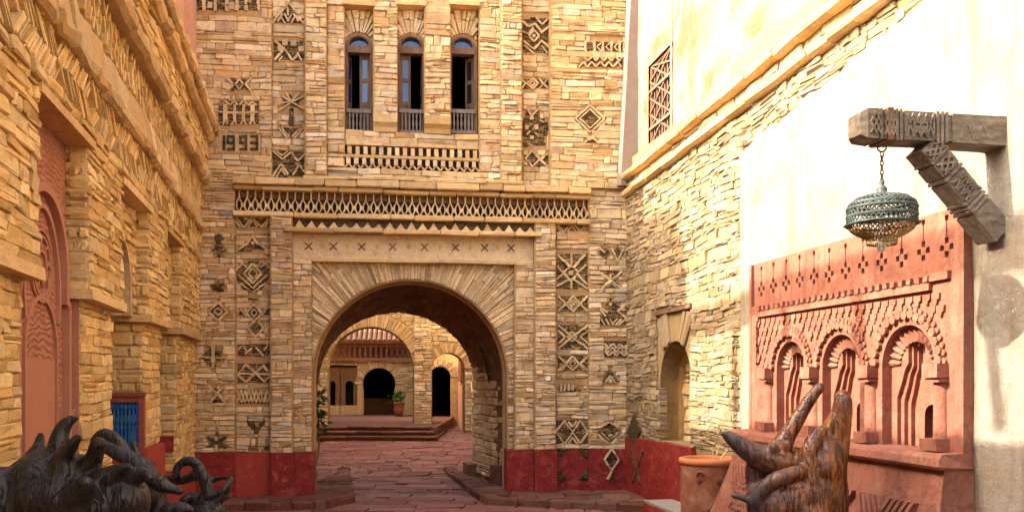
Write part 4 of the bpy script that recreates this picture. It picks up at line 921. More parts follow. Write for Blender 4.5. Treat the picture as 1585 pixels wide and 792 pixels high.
for y in (8.0, 5.4, 2.8): MB().box(L, lu(y) - .06, lu(y) + .06, 7.512, 7.61, -2.2, -.1).build('rafter', M['beam_wood'], pg)
# the rest of the left block, behind the camera
MB().box(L, lu(-9), -.02, -.2, 5.6, -3.5, -.02).build('building_body', M['mortar_light'], left, tone=rtone())

# ================================================================== RIGHT BUILDING
right = thing('plastered_building', 'sunlit right hand building of cream rubble and white stained plaster with double stone cornice', 'building', tuple(R.P(5, 0, 0)))
def ru(px, w=0.0): return R.ray(px, 500, w)[0]
RE = 13.0                                         # near end (behind the camera)
uP0, uPan0, uPan1 = ru(1150), ru(1171, .03), ru(1508, .03)
def zc(u): return 4.95 + .03 * u                   # underside of the upper cornice (climbs a little)
def zp(u): return max(4.45, 4.46 + .105 * (u - uP0))   # top edge of the white plaster
# openings
nu0, nu1 = ru(1020), ru(1068); nuc, nhw = (nu0 + nu1) / 2, (nu1 - nu0) / 2; nvs = 2.41 - nhw; nvb = 1.0
def in_niche(s, t, m=0.0): return ((np.abs(s - nuc) < nhw + m) & (t < nvs) & (t > nvb)) | (((s - nuc) ** 2 + (t - nvs) ** 2 < (nhw + m) ** 2) & (t >= nvs))
lint = 2.8
def insR(s, t):
    m = (t < zc(s) - .02) & ~in_niche(s, t, .0) & ((s < uP0 - .01) | (t > np.maximum(4.45, 4.46 + .105 * (s - uP0))))
    m &= ~((s > nu0 - .1) & (s < nu1 + .04) & (t > nvs - .05) & (t < lint + .07))
    return m
RV = [stones(R, masonry(0.02, 8.4, .98, 5.3, insR, (.04, .10), (.10, .34), 401), 0, .12, prot=.02, bev=.010, tilt=.008, warp=.025, gap=.001, rough=.013)]
put_pieces(right, np.concatenate(RV), M['stone_right'], 'stone', 'stone_infill')
# niche: voussoirs, lintel, back
m3 = polar(nuc, nvs, nhw * 1.3)
def ins_n(s, t):
    u, v = m3(s, t); return (u > nu0 - .1) & (u < nu1 + .04) & (v < lint) & (v > nvs - .03)
put_pieces(right, stones(R, masonry(0, math.pi * nhw * 1.3, nhw + .01, nhw + .5, ins_n, (.24, .36), (.06, .1), 402, thin=0, step=.006), -.01, .15, prot=.03, gap=.004, bev=.01, jit=.004, warp=0, mp=m3), M['stone_right'], 'arch_stone', 'arch_stone_infill', cap=40)
MB().box(R, nu0 - .14, nu1 + .08, lint + .005, lint + .065, -.3, .035, .006).build('niche_lintel', M['window_wood'], right)
NB = [stones(R, masonry(nu0 - .05, nu1 + .05, nvb - .02, nvs + nhw, lambda s, t: s > -9, (.08, .2), (.2, .5), 403), -.40, .1, prot=.04)]
put_pieces(right, np.concatenate(NB), M['stone_gate'], 'niche_stone', 'niche_stones', cap=40)
nar = [(nuc + nhw, nvb)] + arc(nuc, nvs, nhw, 0, math.pi, 16) + [(nuc - nhw, nvb)]
V, Fc = loft(R.P([p[0] for p in nar], [p[1] for p in nar], [-.02] * len(nar)), R.P([p[0] for p in nar], [p[1] for p in nar], [-.45] * len(nar)))
mesh('niche_reveal', V, Fc, M['mortar_light'], right, tone=np.tile(rtone(), (len(V), 1)))
# backing wall around the niche
bx = [(nu1 + .3, nvb)] + [(nuc + (nu1 + .3 - nuc) * max(-1, min(1, 1.5 * math.cos(t_))), nvs + (3.0 - nvs) * min(1, 1.4 * math.sin(t_))) for t_ in np.linspace(0, math.pi, 17)] + [(nu0 - .3, nvb)]
bk = MB(); bk.ring(R, bx, nar, -.3, -.025, False)
bk.box(R, -.8, nu0 - .28, 0, 5.4, -.3, -.022); bk.box(R, nu1 + .28, uP0 + .05, 0, 5.4, -.3, -.022); bk.box(R, nu0 - .3, nu1 + .3, 2.98, 5.4, -.3, -.024); bk.box(R, nu0 - .3, nu1 + .3, 0, nvb, -.5, -.024)
bk.box(R, uP0 + .05, RE, 4.3, 5.6, -.3, -.023)
bk.build('wall_core', M['mortar_right'], right, tone=rtone())
MB().box(R, -1.0, RE + 6, -.2, 11.5, -4, -.52).build('building_body', M['mortar_right'], right, tone=rtone())
MB().box(R, RE, RE + 6, -.2, 11.5, -.5, -.0).build('building_body', M['white_plaster'], right)
# white plaster with a hand-cut slanting top edge
def plaster_sheet(pts_top, v0, w, name, mat, nv=26, amp=.012, w0=-.3):
    us = np.array([p[0] for p in pts_top]); vt = np.array([p[1] for p in pts_top]); n = len(us); V = []
    for j in range(nv + 1):
        us = us.copy(); us[0] = pts_top[0][0] + (.012 * math.sin(j * 1.9) + .010 * math.sin(j * 4.7 + 1) if name == 'white_plaster' and v0 < 1 and pts_top[0][0] < uPan0 else 0)
        vv = v0 + (vt - v0) * j / nv; ww = w + amp * (np.sin(us * 2.1 + vv * 1.3) * .5 + np.sin(us * 4.7 - vv * 3.9 + 1) * .3 + np.sin(us * 9.1 + vv * 8.3) * .2)
        V.append(R.P(us, vv, ww))
    V.append(R.P(us, vt, w0 + 0 * us)); V = np.concatenate(V)
    Fc = [[j * n + i, j * n + i + 1, (j + 1) * n + i + 1, (j + 1) * n + i] for j in range(nv + 1) for i in range(n - 1)]
    e = len(V); ed = np.concatenate([R.P([us[0]] * (nv + 1), [v0 + (vt[0] - v0) * j / nv for j in range(nv + 1)], [w0] * (nv + 1))]); V = np.concatenate([V, ed])
    Fc += [[j * n, (j + 1) * n, e + j + 1, e + j] for j in range(nv)]
    return mesh(name, V, Fc, M[mat], right, smooth=True)
def ztop_(u): return zp(u) + .02 * math.sin(u * 7) + .012 * math.sin(u * 17)
for ua_, ub_, v0_, n_ in ((uP0, uPan0 + .01, -.1, 8), (uPan0 + .01, uPan1 - .01, 3.11, 40), (uPan1 - .01, RE, -.1, 40)):
    plaster_sheet([(u, ztop_(u)) for u in np.linspace(ua_, ub_, n_)], v0_, .035, 'white_plaster', 'white_plaster', 26 if v0_ < 1 else 10)
# double cornice of half-round slabs, in lengths
def tilted(prof, z): return [(v + z, w) for v, w in prof]
def cornice(dz, prof, name, ls):
    x = -.02
    while x < RE:
        l = rnd.uniform(*ls); V = []; n = len(prof)
        for uu in (x + .004, x + l - .004):
            dv, dw = rnd.uniform(-.012, .012), rnd.uniform(-.015, .015)
            for v, w in prof: V.append(R.P(uu, zc(uu) + dz + v + dv, w + dw * (w > 0)))
        mesh(name, V, [[i, (i + 1) % n, n + (i + 1) % n, n + i][::-1] for i in range(n)] + [list(range(n)), list(range(n, 2 * n))[::-1]], M['slab'], right, tone=np.tile(rtone(), (2 * n, 1)))
        x += l
half = [(0, -.1), (0, .06), (.025, .10), (.06, .115), (.095, .10), (.115, .05), (.115, -.1)]
cornice(-.16, half, 'cornice_stone', (.35, .7))
cornice(.06, [(v, w + .06 if w > 0 else w) for v, w in half], 'cornice_stone', (.35, .7))
S = masonry(0, RE, 0, .12, lambda s, t: s > -9, (.11, .12), (.2, .5), 404)
sv = stones(R, S, .05, .2, prot=.02); 
sh_u = np.dot(sv - R.O, R.U); sv[..., 2] += zc(sh_u) - .05
put_pieces(right, sv, M['stone_right'], 'cornice_bed_stone', 'cornice_bed_stones', cap=60)
# upper wall: stained plaster with a grilled window
gu0, gu1, gv0, gv1 = ru(993), ru(1028), 5.36, 6.66
WU = -.12
def usheet(u0, u1, v0, v1, nu=30, nv=24):
    uu = np.linspace(u0, u1, nu); V = []
    for j in range(nv + 1):
        vb_ = np.array([max(v0, zc(u) + .12) if v0 < 5.3 else v0 for u in uu]); vv = vb_ + (v1 - vb_) * j / nv
        V.append(R.P(uu, vv, WU + .014 * (np.sin(uu * 1.7 + vv * 1.1) * .6 + np.sin(uu * 5.1 - vv * 4.3) * .4) * (1 if (u1 - u0) > 1 else .3)))
    V = np.concatenate(V); Fc = [[j * nu + i, j * nu + i + 1, (j + 1) * nu + i + 1, (j + 1) * nu + i] for j in range(nv) for i in range(nu - 1)]
    mesh('upper_plaster', V, Fc, M['white_upper'], right, smooth=True)
usheet(-.3, gu0, 5.0, 11.4, 8); usheet(gu1, RE, 5.0, 11.4, 60, 30); usheet(gu0, gu1, 5.0, gv0, 6, 4); usheet(gu0, gu1, gv1, 11.4, 6, 20)
wn = MB().ring(R, [(gu1, gv0), (gu1, gv1), (gu0, gv1), (gu0, gv0)], [(gu1 - .05, gv0 + .05), (gu1 - .05, gv1 - .05), (gu0 + .05, gv1 - .05), (gu0 + .05, gv0 + .05)], -.3, WU - .02).build('grilled_window', M['window_wood'], right)
MB().ring(R, [(gu1 + .03, gv0 - .03), (gu1 + .03, gv1 + .03), (gu0 - .03, gv1 + .03), (gu0 - .03, gv0 - .03)], [(gu1 - .01, gv0 + .01), (gu1 - .01, gv1 - .01), (gu0 + .01, gv1 - .01), (gu0 + .01, gv0 + .01)], -.1, WU + .012).build('window_surround', M['sand_plaster'], wn)
MB().box(R, gu0 + .04, gu1 - .04, gv0 + .04, gv1 - .04, -.34, -.3).build('pane', M['glass'], wn)
gw = gu1 - gu0
for k in range(9): MB().bar(R, (gu0 + gw * (k + .5) / 9, gv0), (gu0 + gw * (k + .5) / 9, gv1), .03, WU - .06, WU - .03).build('grille_bar', M['window_wood'], wn)
for k in range(5):
    z0 = gv0 + .06 + k * .25
    for sx in (1, -1):
        MB().bar(R, (gu0 if sx > 0 else gu1, z0), (gu1 if sx > 0 else gu0, min(z0 + .5, gv1)), .026, WU - .028, WU - .008).build('diagonal_bar', M['window_wood'], wn)
for z in (gv0 + .33, gv0 + .9): MB().box(R, gu0, gu1, z - .02, z + .02, WU - .03, WU + .005).build('grille_rail', M['beam_wood'], wn)
# plaster strip that returns on to the gatehouse plane in the corner
su0, su1 = F.ray(957, 290, .2), F.ray(974, 0, .2)
V = []
pts = [(4.95, su0[0]), (6.3, (su0[0] + su1[0]) / 2 - .01), (8.2, su1[0]), (TOP, su1[0] + .02)]
b = MB(); n = len(pts); V = []
for v, u in pts:
    V += [F.P(u, v, .2), F.P(u + .03, v, .235), F.P(UB + .5, v, .235), F.P(u, v, -.2)]
V = np.array(V); Fc = []
for j in range(n - 1): Fc += [[j * 4 + 3, j * 4, j * 4 + 4, j * 4 + 7], [j * 4, j * 4 + 1, j * 4 + 5, j * 4 + 4], [j * 4 + 1, j * 4 + 2, j * 4 + 6, j * 4 + 5]]
Fc += [[0, 3, 2, 1]]
mesh('corner_plaster', V, Fc, M['pinkgrey'], right)
# dado and the low red bench in the corner
MB().box(R, .05, ru(1075), .0, .985, -.3, .045, .004).build('dado', M['red'], right)
for (a, b_) in (((978, 697), (991, 747)), ((996, 697), (979, 747))):
    A, B = R.ray(*a, .045), R.ray(*b_, .045); MB().bar(R, A, B, .045, .02, .062).build('ornament', M['slate'], right, tone=rtone())
A = [R.ray(*p, .02) for p in ((973, 668), (982, 690), (992, 668), (983, 638))]
MB().prism(R, A, -.02, .045).build('ornament', M['slate'], right, tone=rtone())

# ================================================================== GROUND
class HF(Frame):
    def __init__(s): s.O = np.zeros(3); s.U = np.array([1.0, 0, 0]); s.Z = np.array([0, 1.0, 0]); s.N = np.array([0, 0, 1.0])
H = HF()
def slope(y): return .019 * np.clip(np.asarray(y) - 15.0, 0, 11.0)
gx, gy = np.linspace(-60, 60, 41), np.concatenate([np.linspace(-40, 15, 12), np.linspace(16, 40, 25), [90]])
V = np.array([[x, y, float(slope(y)) - .03] for y in gy for x in gx]); n = len(gx)
ground = mesh('ground', V, [[j * n + i, j * n + i + 1, (j + 1) * n + i + 1, (j + 1) * n + i] for j in range(len(gy) - 1) for i in range(n - 1)], M['joint'], None, tone=np.full((len(V), 4), .5))
ground['kind'] = 'structure'
gnd_par = ground
def in_g(s, t): return (s > -4.9 - .2345 * (t - 13.2)) & (s < 2.6)
S = masonry(-5.2, 2.6, 11.6, 34, in_g, (.24, .46), (.3, .85), 601, thin=.1)
GV = stones(H, S, -.0, .03, prot=.012, gap=.009, bev=.012, jit=.03, rough=.004, warp=.05, tilt=.004); GV[..., 2] += slope(GV[..., 1])
put_pieces(ground, GV, M['paving'], 'flagstone', 'small_flagstones')
# raised pavements
def pavement(name_label, pts, seed, z=.12):
    P = [(p[0], p[1]) for p in pts]
    area = sum(P[i][0] * P[(i + 1) % len(P)][1] - P[(i + 1) % len(P)][0] * P[i][1] for i in range(len(P)))
    if area < 0: P = P[::-1]
    o = MB().prism(H, P, -.1, z - .03).build('pavement', M['joint'], None, tone=np.array([.5, .5, .5, 1])); o['kind'] = 'structure'
    xs, ys = [p[0] for p in P], [p[1] for p in P]
    c = np.mean(np.array(P), 0)
    S = masonry(min(xs), max(xs), min(ys), max(ys), lambda s, t: in_poly(s, t, P), (.25, .42), (.3, .7), seed, thin=.05)
    put_pieces(o, stones(H, S, z - .006, .05, prot=.015, gap=.008, bev=.015, jit=.02, rough=.004, warp=.01, tilt=.006), M['kerb'], 'flagstone', 'small_flagstones', cap=80)
    return o, P
def kerb(o, a, b, z=.12):
    a = np.array(a[:2]); b = np.array(b[:2]); l = np.linalg.norm(b - a); K = Frame(a, b - a); out = []; x = 0
    while x < l - .02:
        s_ = rnd.uniform(.25, .6); s_ = s_ if l - x - s_ > .15 else l - x
        out.append(stones(K, np.array([[x, x + s_, -.03, z + .004]]), .02, .22, prot=.03, gap=.006, bev=.025, jit=.012, warp=.0)[0]); x += s_
    put_pieces(o, np.array(out), M['kerb'], 'kerb_stone', 'kerb_stones')
a, b, e = gpt(752, 768, .12), gpt(686, 721, .12), gpt(1012, 780, .12)
o, P = pavement('', [a, e, (2.0, FY(2.0) + .1), tuple(F.P(u_r + .1, 0, -.3)[:2]), tuple(F2.P(rC + rR + .05, 0, 1.2)[:2]), b], 611); kerb(o, b, a); kerb(o, a, e)
a, b, e, f = gpt(415, 777, .12), gpt(505, 773, .12), gpt(545, 765, .12), gpt(538, 721, .12)
o, P = pavement('', [a, b, e, f, tuple(F2.P(rC - rR - .05, 0, 2.2)[:2]), tuple(F.P(u_l - .1, 0, -.3)[:2]), tuple(F.P(UA, 0, -.1)[:2]), gpt(330, 777, .12)], 612); kerb(o, gpt(330, 777, .12), a); kerb(o, a, b); kerb(o, b, e); kerb(o, e, f)

# ================================================================== SECOND COURT
BD = (1, .14); bx0 = (620 - CX) / FPX * 27.3
B = Frame((bx0 - 8, 27.3 - 8 * .14), BD)
arc_w = thing('arcade_wall', 'ochre stone wall with one wide and one narrow arch seen through the gatehouse passage', 'wall', tuple(B.P(8, 0, 0)))
def bq(px, py, w=0): return B.ray(px, py, w)
l0, l1 = bq(508, 600)[0], bq(640, 600)[0]; lc, lr = (l0 + l1) / 2, (l1 - l0) / 2; lt = bq(574, 506)[1]; lv = lt - lr
r0, r1_ = bq(669, 600)[0], bq(719, 600)[0]; rc_, rr_ = (r0 + r1_) / 2, (r1_ - r0) / 2; rt = bq(694, 546)[1]; rv = rt - rr_
fl = bq(640, 655)[1]
def hole(cu, rr, vs, vb=.1, n=24): return [(cu + rr, vb)] + arc(cu, vs, rr, 0, math.pi, n) + [(cu - rr, vb)]
def around(cu, rr, vs, u0, u1, vb, vt, n=24):
    return [(u1, vb)] + [(cu + (u1 - cu) * max(0, min(1, 1.5 * math.cos(a))) if a < math.pi / 2 else cu - (cu - u0) * min(1, -1.5 * math.cos(a)), vs + (vt - vs) * min(1, 1.4 * math.sin(a))) for a in np.linspace(0, math.pi, n + 1)] + [(u0, vb)]
mid = (l1 + r0) / 2
pm = bq(654, 600)[0]
bkm = MB()
bkm.ring(B, around(lc, lr, lv, l0 - 3, mid, .0, 7.2), hole(lc, lr, lv, .0), -.85, -.02, False)
bkm.ring(B, around(rc_, rr_, rv, mid, r1_ + 3, .0, 7.2), hole(rc_, rr_, rv, .0), -.85, -.02, False)
bkm.build('wall_core', M['mortar_light'], arc_w, tone=rtone())
ml, mr = polar(lc, lv, lr * 1.15), polar(rc_, rv, rr_ * 1.15)
def in_l(s, t):
    u, v = ml(s, t); return (v > lv - .05) & (u < l1 + .25)
AVs = [stones(B, masonry(0, math.pi * lr * 1.15, lr, lr + .42, in_l, (.4, .42), (.07, .12), 701, thin=0, step=.01), .0, .2, prot=.03, gap=.005, warp=0, mp=ml)]
AVs.append(stones(B, masonry(0, math.pi * rr_ * 1.15, rr_, rr_ + .3, lambda s, t: s > -1, (.28, .3), (.07, .12), 702, thin=0, step=.01), .0, .2, prot=.03, gap=.005, warp=0, mp=mr))
put_pieces(arc_w, np.concatenate(AVs), M['slab'], 'arch_stone', 'arch_stones', cap=120)
def in_b(s, t):
    m = ((s - lc) ** 2 + (t - lv) ** 2 > (lr + .43) ** 2) | (t < lv); m &= ((s - rc_) ** 2 + (t - rv) ** 2 > (rr_ + .31) ** 2) | (t < rv)
    m &= ~((np.abs(s - lc) < lr + .01) & (t < lv)); m &= ~((np.abs(s - rc_) < rr_ + .01) & (t < rv)); return m
S = masonry(l0 - 1.0, r1_ + 1.6, .3, 5.6, in_b, (.07, .13), (.2, .5), 703)
put_pieces(arc_w, stones(B, S, .0, .1, prot=.03), M['stone_gate'], 'stone', 'stone_infill', cap=120)
pu0, pu1 = bq(641, 600)[0], bq(667.5, 600)[0]
put_pieces(arc_w, stones(B, masonry(pu0, pu1, .3, 5.4, lambda s, t: s > -1, (.07, .13), (.2, .4), 704), .07, .2, prot=.03), M['stone_gate'], 'pier_stone', 'pier_stones', cap=80)
# arch soffits (thickness of the wall)
for cu, rr, vs in ((lc, lr, lv), (rc_, rr_, rv)):
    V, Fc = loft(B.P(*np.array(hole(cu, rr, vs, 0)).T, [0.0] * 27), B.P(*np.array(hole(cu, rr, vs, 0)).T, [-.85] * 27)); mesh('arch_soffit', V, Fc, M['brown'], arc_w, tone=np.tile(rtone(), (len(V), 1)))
# steps up to the arch: three long treads
zb_ = float(slope(24.4)); ST = []
for k in range(3):
    y0 = 24.5 + k * .42; z1 = zb_ + .12 * (k + 1)
    xa = (490 - CX) / FPX * y0; xb = ((676, 671, 667)[k] - CX) / FPX * y0
    o = bpy.data.objects.new('stone_step', None) if False else None
    K = Frame((xa - .5, y0 + .14 * (xa - .5) * 0), (1, .0)); out = []; x = 0; Ln = xb - xa + .5
    MB().box(K, 0, Ln, z1 - .2, z1 - .01, -4.0, -.02).build('step', M['kerb'], None, tone=rtone())['kind'] = 'structure'
    so = bpy.data.objects[-1] if False else [ob for ob in SC.objects if ob.name.startswith('step')][-1]
    while x < Ln - .02:
        l = rnd.uniform(.35, .8); l = l if Ln - x - l > .2 else Ln - x
        out.append(stones(K, np.array([[x, x + l, z1 - .05, z1 + .01]]), .03, .4, prot=.02, gap=.004, bev=.014, jit=.008, warp=0)[0]); x += l
    put_pieces(so, np.array(out), M['kerb'], 'tread_stone', 'tread_stones')
ztop = zb_ + .36
pl = MB().box(H, -10.5, -2.2, 25.4, 40, .0, ztop - .018).build('terrace_floor', M['kerb'], None, tone=np.array([.6, .4, .5, 1])); pl['kind'] = 'structure'
# far house with horseshoe door, balustraded gallery and tiled roof
C_ = Frame(((600 - CX) / FPX * 34.5 - 8, 34.5 - .9), (1, .11))
fh = thing('courtyard_house', 'far stone house with dark horseshoe doorway, wooden gallery and tiled eave', 'house', tuple(C_.P(8, ztop, 0)))
def cq(px, py, w=0): return C_.ray(px, py, w)
d0, d1 = cq(561, 610)[0], cq(612, 610)[0]; dc, dr = (d0 + d1) / 2, (d1 - d0) / 2; dtp = cq(587, 569)[1]; dv = dtp - dr
hs = [(dc + dr * .94, ztop)] + [(dc + dr * math.cos(a) * 1.0, dv + dr * math.sin(a)) for a in np.linspace(-.35, math.pi + .35, 25)] + [(dc - dr * .94, ztop)]
wa = MB(); uL_, uR_ = cq(553, 600)[0], cq(660, 600)[0]; gz0, gz1 = cq(587, 557)[1], cq(587, 533)[1]
wa.ring(C_, around(dc, dr, dv, uL_, uR_, ztop, gz0 - .05), hs, -.4, 0, False)
wa.build('front_wall', M['stone_gate'], fh, tone=np.array([.2, .3, .5, 1]))
mh = polar(dc, dv, dr * 1.2)
put_pieces(fh, stones(C_, masonry(0, math.pi * dr * 1.2, dr, dr + .3, lambda s, t: s > -1, (.28, .3), (.08, .13), 721, thin=0, step=.01), .03, .2, prot=.03, gap=.005, warp=0, mp=mh), M['stone_gate'], 'arch_stone', 'arch_stones', cap=60)
S = masonry(uL_, uR_, ztop + .9, gz0 - .05, lambda s, t: ((s - dc) ** 2 + (t - dv) ** 2 > (dr + .31) ** 2) & ~((np.abs(s - dc) < dr + .02) & (t < dv)), (.07, .12), (.2, .4), 722)
put_pieces(fh, stones(C_, S, .02, .1, prot=.03), M['stone_gate'], 'stone', 'stone_infill', cap=0)
for (a, b) in ((uL_, d0 - .02), (d1 + .02, uR_)): MB().box(C_, a, b, ztop, ztop + .9, -.3, .03).build('plaster_dado', M['sand_plaster'], fh)
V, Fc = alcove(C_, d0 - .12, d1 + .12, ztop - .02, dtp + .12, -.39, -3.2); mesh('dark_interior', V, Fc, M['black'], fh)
MB().box(C_, d0 - .1, d1 + .1, ztop, ztop + .62, -1.6, -1.5).build('parapet', M['brown'], fh, tone=rtone())
# angled left wing with two slim windows
pC = C_.P(uL_, 0, 0); D_ = Frame((pC - np.array([3.2, -.9, 0]) * 1.0)[:2] * 1.0, (3.2, -.9)) if False else Frame((pC[0] - 3.2, pC[1] - .5), (3.2, .5))
def dq(px, py, w=0): return D_.ray(px, py, w)
wl = MB(); wl.box(D_, 0, dq(510, 610)[0], ztop, gz0, -.4, 0)
wins = [(dq(511, 610)[0], dq(519, 610)[0]), (dq(534.5, 610)[0], dq(547, 610)[0])]; wz0, wz1 = dq(541, 627)[1], dq(541, 589)[1]
edges_ = [dq(510, 610)[0]]
for a, b in wins:
    c = (a + b) / 2; r_ = (b - a) / 2; ar = [(b, wz0)] + arc(c, wz1 - r_, r_, 0, math.pi, 12) + [(a, wz0)]
    bx = around(c, r_, wz1 - r_, a - .22, b + .22, wz0, gz0 - .3, 12)
    w_ = MB().ring(D_, bx, ar, -.3, -.05).build('window', M['brown'], fh, tone=rtone()); MB().box(D_, a - .1, b + .1, wz0 - .1, wz1 + .1, -.5, -.4).build('dark_opening', M['black'], w_)
    MB().box(D_, a - .22, b + .22, ztop, wz0, -.3, -.02).build('plaster_dado', M['sand_plaster'], fh)
cuts = [0] + [x for a, b in wins for x in (a - .22, b + .22)] + [np.linalg.norm((pC - D_.O)[:2])]
S = masonry(wins[0][0] - 1.2, cuts[-1], ztop, gz0 - .02, lambda s, t: np.logical_not(((s > wins[0][0] - .22) & (s < wins[0][1] + .22) & (t < gz0 - .3)) | ((s > wins[1][0] - .22) & (s < wins[1][1] + .22) & (t < gz0 - .3))), (.08, .13), (.2, .4), 723)
put_pieces(fh, stones(D_, S, .02, .2, prot=.03), M['stone_gate'], 'stone', 'stone_infill', cap=0)
MB().box(D_, 0, cuts[-1], ztop, gz0, -.9, -.52).build('wing_wall', M['brown'], fh, tone=rtone())
# gallery: beam, rails, balusters, lattice panels, eave with pantiles
for fr, u0, u1 in ((C_, uL_, uR_), (D_, wins[0][0] - .6, cuts[-1])):
    MB().box(fr, u0, u1, gz0 - .03, gz0 + .09, -.5, .2).build('gallery_beam', M['redwood'], fh); MB().box(fr, u0, u1, gz1 - .1, gz1, -.1, .16).build('handrail', M['redwood'], fh)
    MB().box(fr, u0 - .5, u1 + .5, gz0, gz1 + .95, -1.0, -.9).build('gallery_back', M['brown'], fh, tone=rtone())
    MB().box(fr, u0, u1, gz1 + .02, gz1 + .1, -.2, .3).build('eave_board', M['redwood'], fh)
    nb = int((u1 - u0) / .2); 
    for k in range(nb):
        c = u0 + (u1 - u0) * (k + .5) / nb
        if fr is C_ and not (cq(555, 550)[0] < c < cq(603, 550)[0]):
            MB().bar(fr, (c - .09, gz0 + .1), (c + .09, gz1 - .1), .03, .05, .09).bar(fr, (c + .09, gz0 + .1), (c - .09, gz1 - .1), .03, .065, .105).build('lattice_bar', M['redwood'], fh)
        elif fr is D_ and k % 4 < 2:
            MB().bar(fr, (c - .09, gz0 + .1), (c + .09, gz1 - .1), .03, .05, .09).bar(fr, (c + .09, gz0 + .1), (c - .09, gz1 - .1), .03, .065, .105).build('lattice_bar', M['redwood'], fh)
        else:
            MB().lathe(fr.P(c, gz0 + .09, .08), [(.03, 0), (.055, .08), (.03, .2), (.05, .3), (.03, gz1 - gz0 - .19)], 8).build('baluster', M['redwood'], fh, smooth=True)
    nt_ = int((u1 - u0) / .19)
    for k in range(nt_):
        c = u0 + (u1 - u0) * (k + .5) / nt_
        for row in range(4):
            p0, p1 = fr.P(c, gz1 + .12 + row * .16, .36 - row * .3), fr.P(c, gz1 + .30 + row * .16, .03 - row * .3)
            if row == 0: MB().tube([p0, p1], [.085, .07], 8).build('roof_tile', M['tile'], fh)
    tb = MB()
    for row in range(1, 5):
        for k in range(nt_):
            c = u0 + (u1 - u0) * (k + .5) / nt_; tb.tube([fr.P(c, gz1 + .11 + row * .16, .36 - row * .3), fr.P(c, gz1 + .31 + row * .16, .0 - row * .3)], [.085, .07], 7)
    tb.build('roof_tiles', M['tile'], fh, kind='stuff')
    V = np.concatenate([fr.P([u0, u1], [gz1 + .1] * 2, [.34] * 2), fr.P([u1, u0], [gz1 + 1.0] * 2, [-1.4] * 2)]); mesh('roof_deck', V, [[0, 1, 2, 3]], M['redwood'], fh)
    MB().box(fr, u0, u1, gz1 + 1.0, gz1 + 5.0, -1.8, -1.4).build('upper_wall', M['sand_plaster'], fh)  # unseen, raised to cut the sky light over the far court
# inner house behind the narrow arch
E_ = Frame(((690 - CX) / FPX * 33.0 - 4, 33.0 - .4), (1, .1))
ih = thing('inner_house', 'dim house with black arched doorway and pink dado seen through the narrow arch', 'house', tuple(E_.P(4, .2, 0)))
def eq_(px, py, w=0): return E_.ray(px, py, w)
e0, e1 = eq_(664, 600)[0], eq_(697.5, 600)[0]; ec, er = (e0 + e1) / 2, (e1 - e0) / 2; et = eq_(682, 567)[1]; ev = et - er
MB().ring(E_, around(ec, er, ev, e0 - .6, e1 + 2.2, .1, 6), hole(ec, er, ev, .1), -.4, 0, False).build('front_wall', M['stone_gate'], ih, tone=np.array([.15, .4, .5, 1]))
me_ = polar(ec, ev, er * 1.2)
put_pieces(ih, stones(E_, masonry(0, math.pi * er * 1.2, er, er + .32, lambda s, t: s > -1, (.3, .32), (.08, .13), 731, thin=0, step=.01), .03, .2, prot=.03, gap=.005, warp=0, mp=me_), M['stone_gate'], 'arch_stone', 'arch_stones', cap=50)
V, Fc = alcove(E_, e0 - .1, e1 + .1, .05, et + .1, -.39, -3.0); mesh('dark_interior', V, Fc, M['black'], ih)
# corridor side wall running back on the right of the narrow arch
pa = B.P(r1_ + .05, 0, -.86); pb = E_.P(e1 + .25, 0, 0.02)
Gf = Frame(pb[:2], (pa - pb)[:2]); gl = np.linalg.norm((pa - pb)[:2])
MB().box(Gf, 0, gl, .1, 1.75, -.3, .0).build('pink_dado', M['pinkmould'], ih); MB().box(Gf, 0, gl, 1.76, 6, -.3, -.02).build('side_wall', M['sand_plaster'], ih)
MB().ring(Gf, [(gl * .72, 1.8), (gl * .72, 3.3), (gl * .38, 3.3), (gl * .38, 1.8)], [(gl * .70, 1.86), (gl * .70, 3.22), (gl * .40, 3.22), (gl * .40, 1.86)], -.02, .05).build('window', M['redwood'], ih)
MB().box(Gf, gl * .39, gl * .71, 1.84, 3.25, -.02, .012).build('shutter', M['redwood'], ih)
# side walls of the second court (out of sight, added to keep sun off)
cw_ = thing('court_wall', 'ochre side wall of the second courtyard beyond the passage', 'wall', (-8.2, 22, 0))
Q = Frame((-4.6, 16.9), (-.26, 1)); MB().box(Q, -.3, 18, 0, 7.6, -2.0, -.8).build('wall_body', M['mortar_light'], cw_, tone=rtone())
cw2 = thing('court_wall', 'rough stone wall on the right of the second courtyard', 'wall', (1, 22, 0))
pR = F2.P(rC + rR + .5, 0, 0); pE = B.P(r1_ + .25, 0, .0); Q2 = Frame(pE[:2], (pR - pE)[:2]); q2l = np.linalg.norm((pR - pE)[:2])
MB().box(Q2, 0, q2l, 0, 6.5, -1.0, -.06).build('wall_body', M['mortar_light'], cw2, tone=rtone())
put_pieces(cw2, stones(Q2, masonry(0, q2l, .2, 5.5, lambda s, t: s > -1, (.1, .22), (.3, .7), 741), -.03, .1, prot=.08), M['stone_gate'], 'stone', 'stone_infill', cap=30)

# ================================================================== SMALL THINGS
# iron torch holder on the passage wall
tc = thing('wall_torch', 'black iron torch holder on the right wall of the passage', 'torch', (0, 0, 0))
u_, v_ = PW.ray(750, 540, .1); MB().lathe(PW.P(u_, v_, .12), [(.0, -.08), (.05, -.06), (.10, .05), (.09, .06), (.0, .02)], 14).build('cup', M['iron'], tc, smooth=True)
u2, v2 = PW.ray(757, 594, .06); MB().tube([PW.P(u_, v_ - .06, .12), PW.P((u_ + u2) / 2, (v_ + v2) / 2, .09), PW.P(u2, v2, .05)], [.025, .02, .012], 8).build('handle', M['iron'], tc)
MB().tube([PW.P(u_, v_ - .1, .12), PW.P(u_, v_ - .1, .0)], .012, 6).build('bracket', M['iron'], tc)
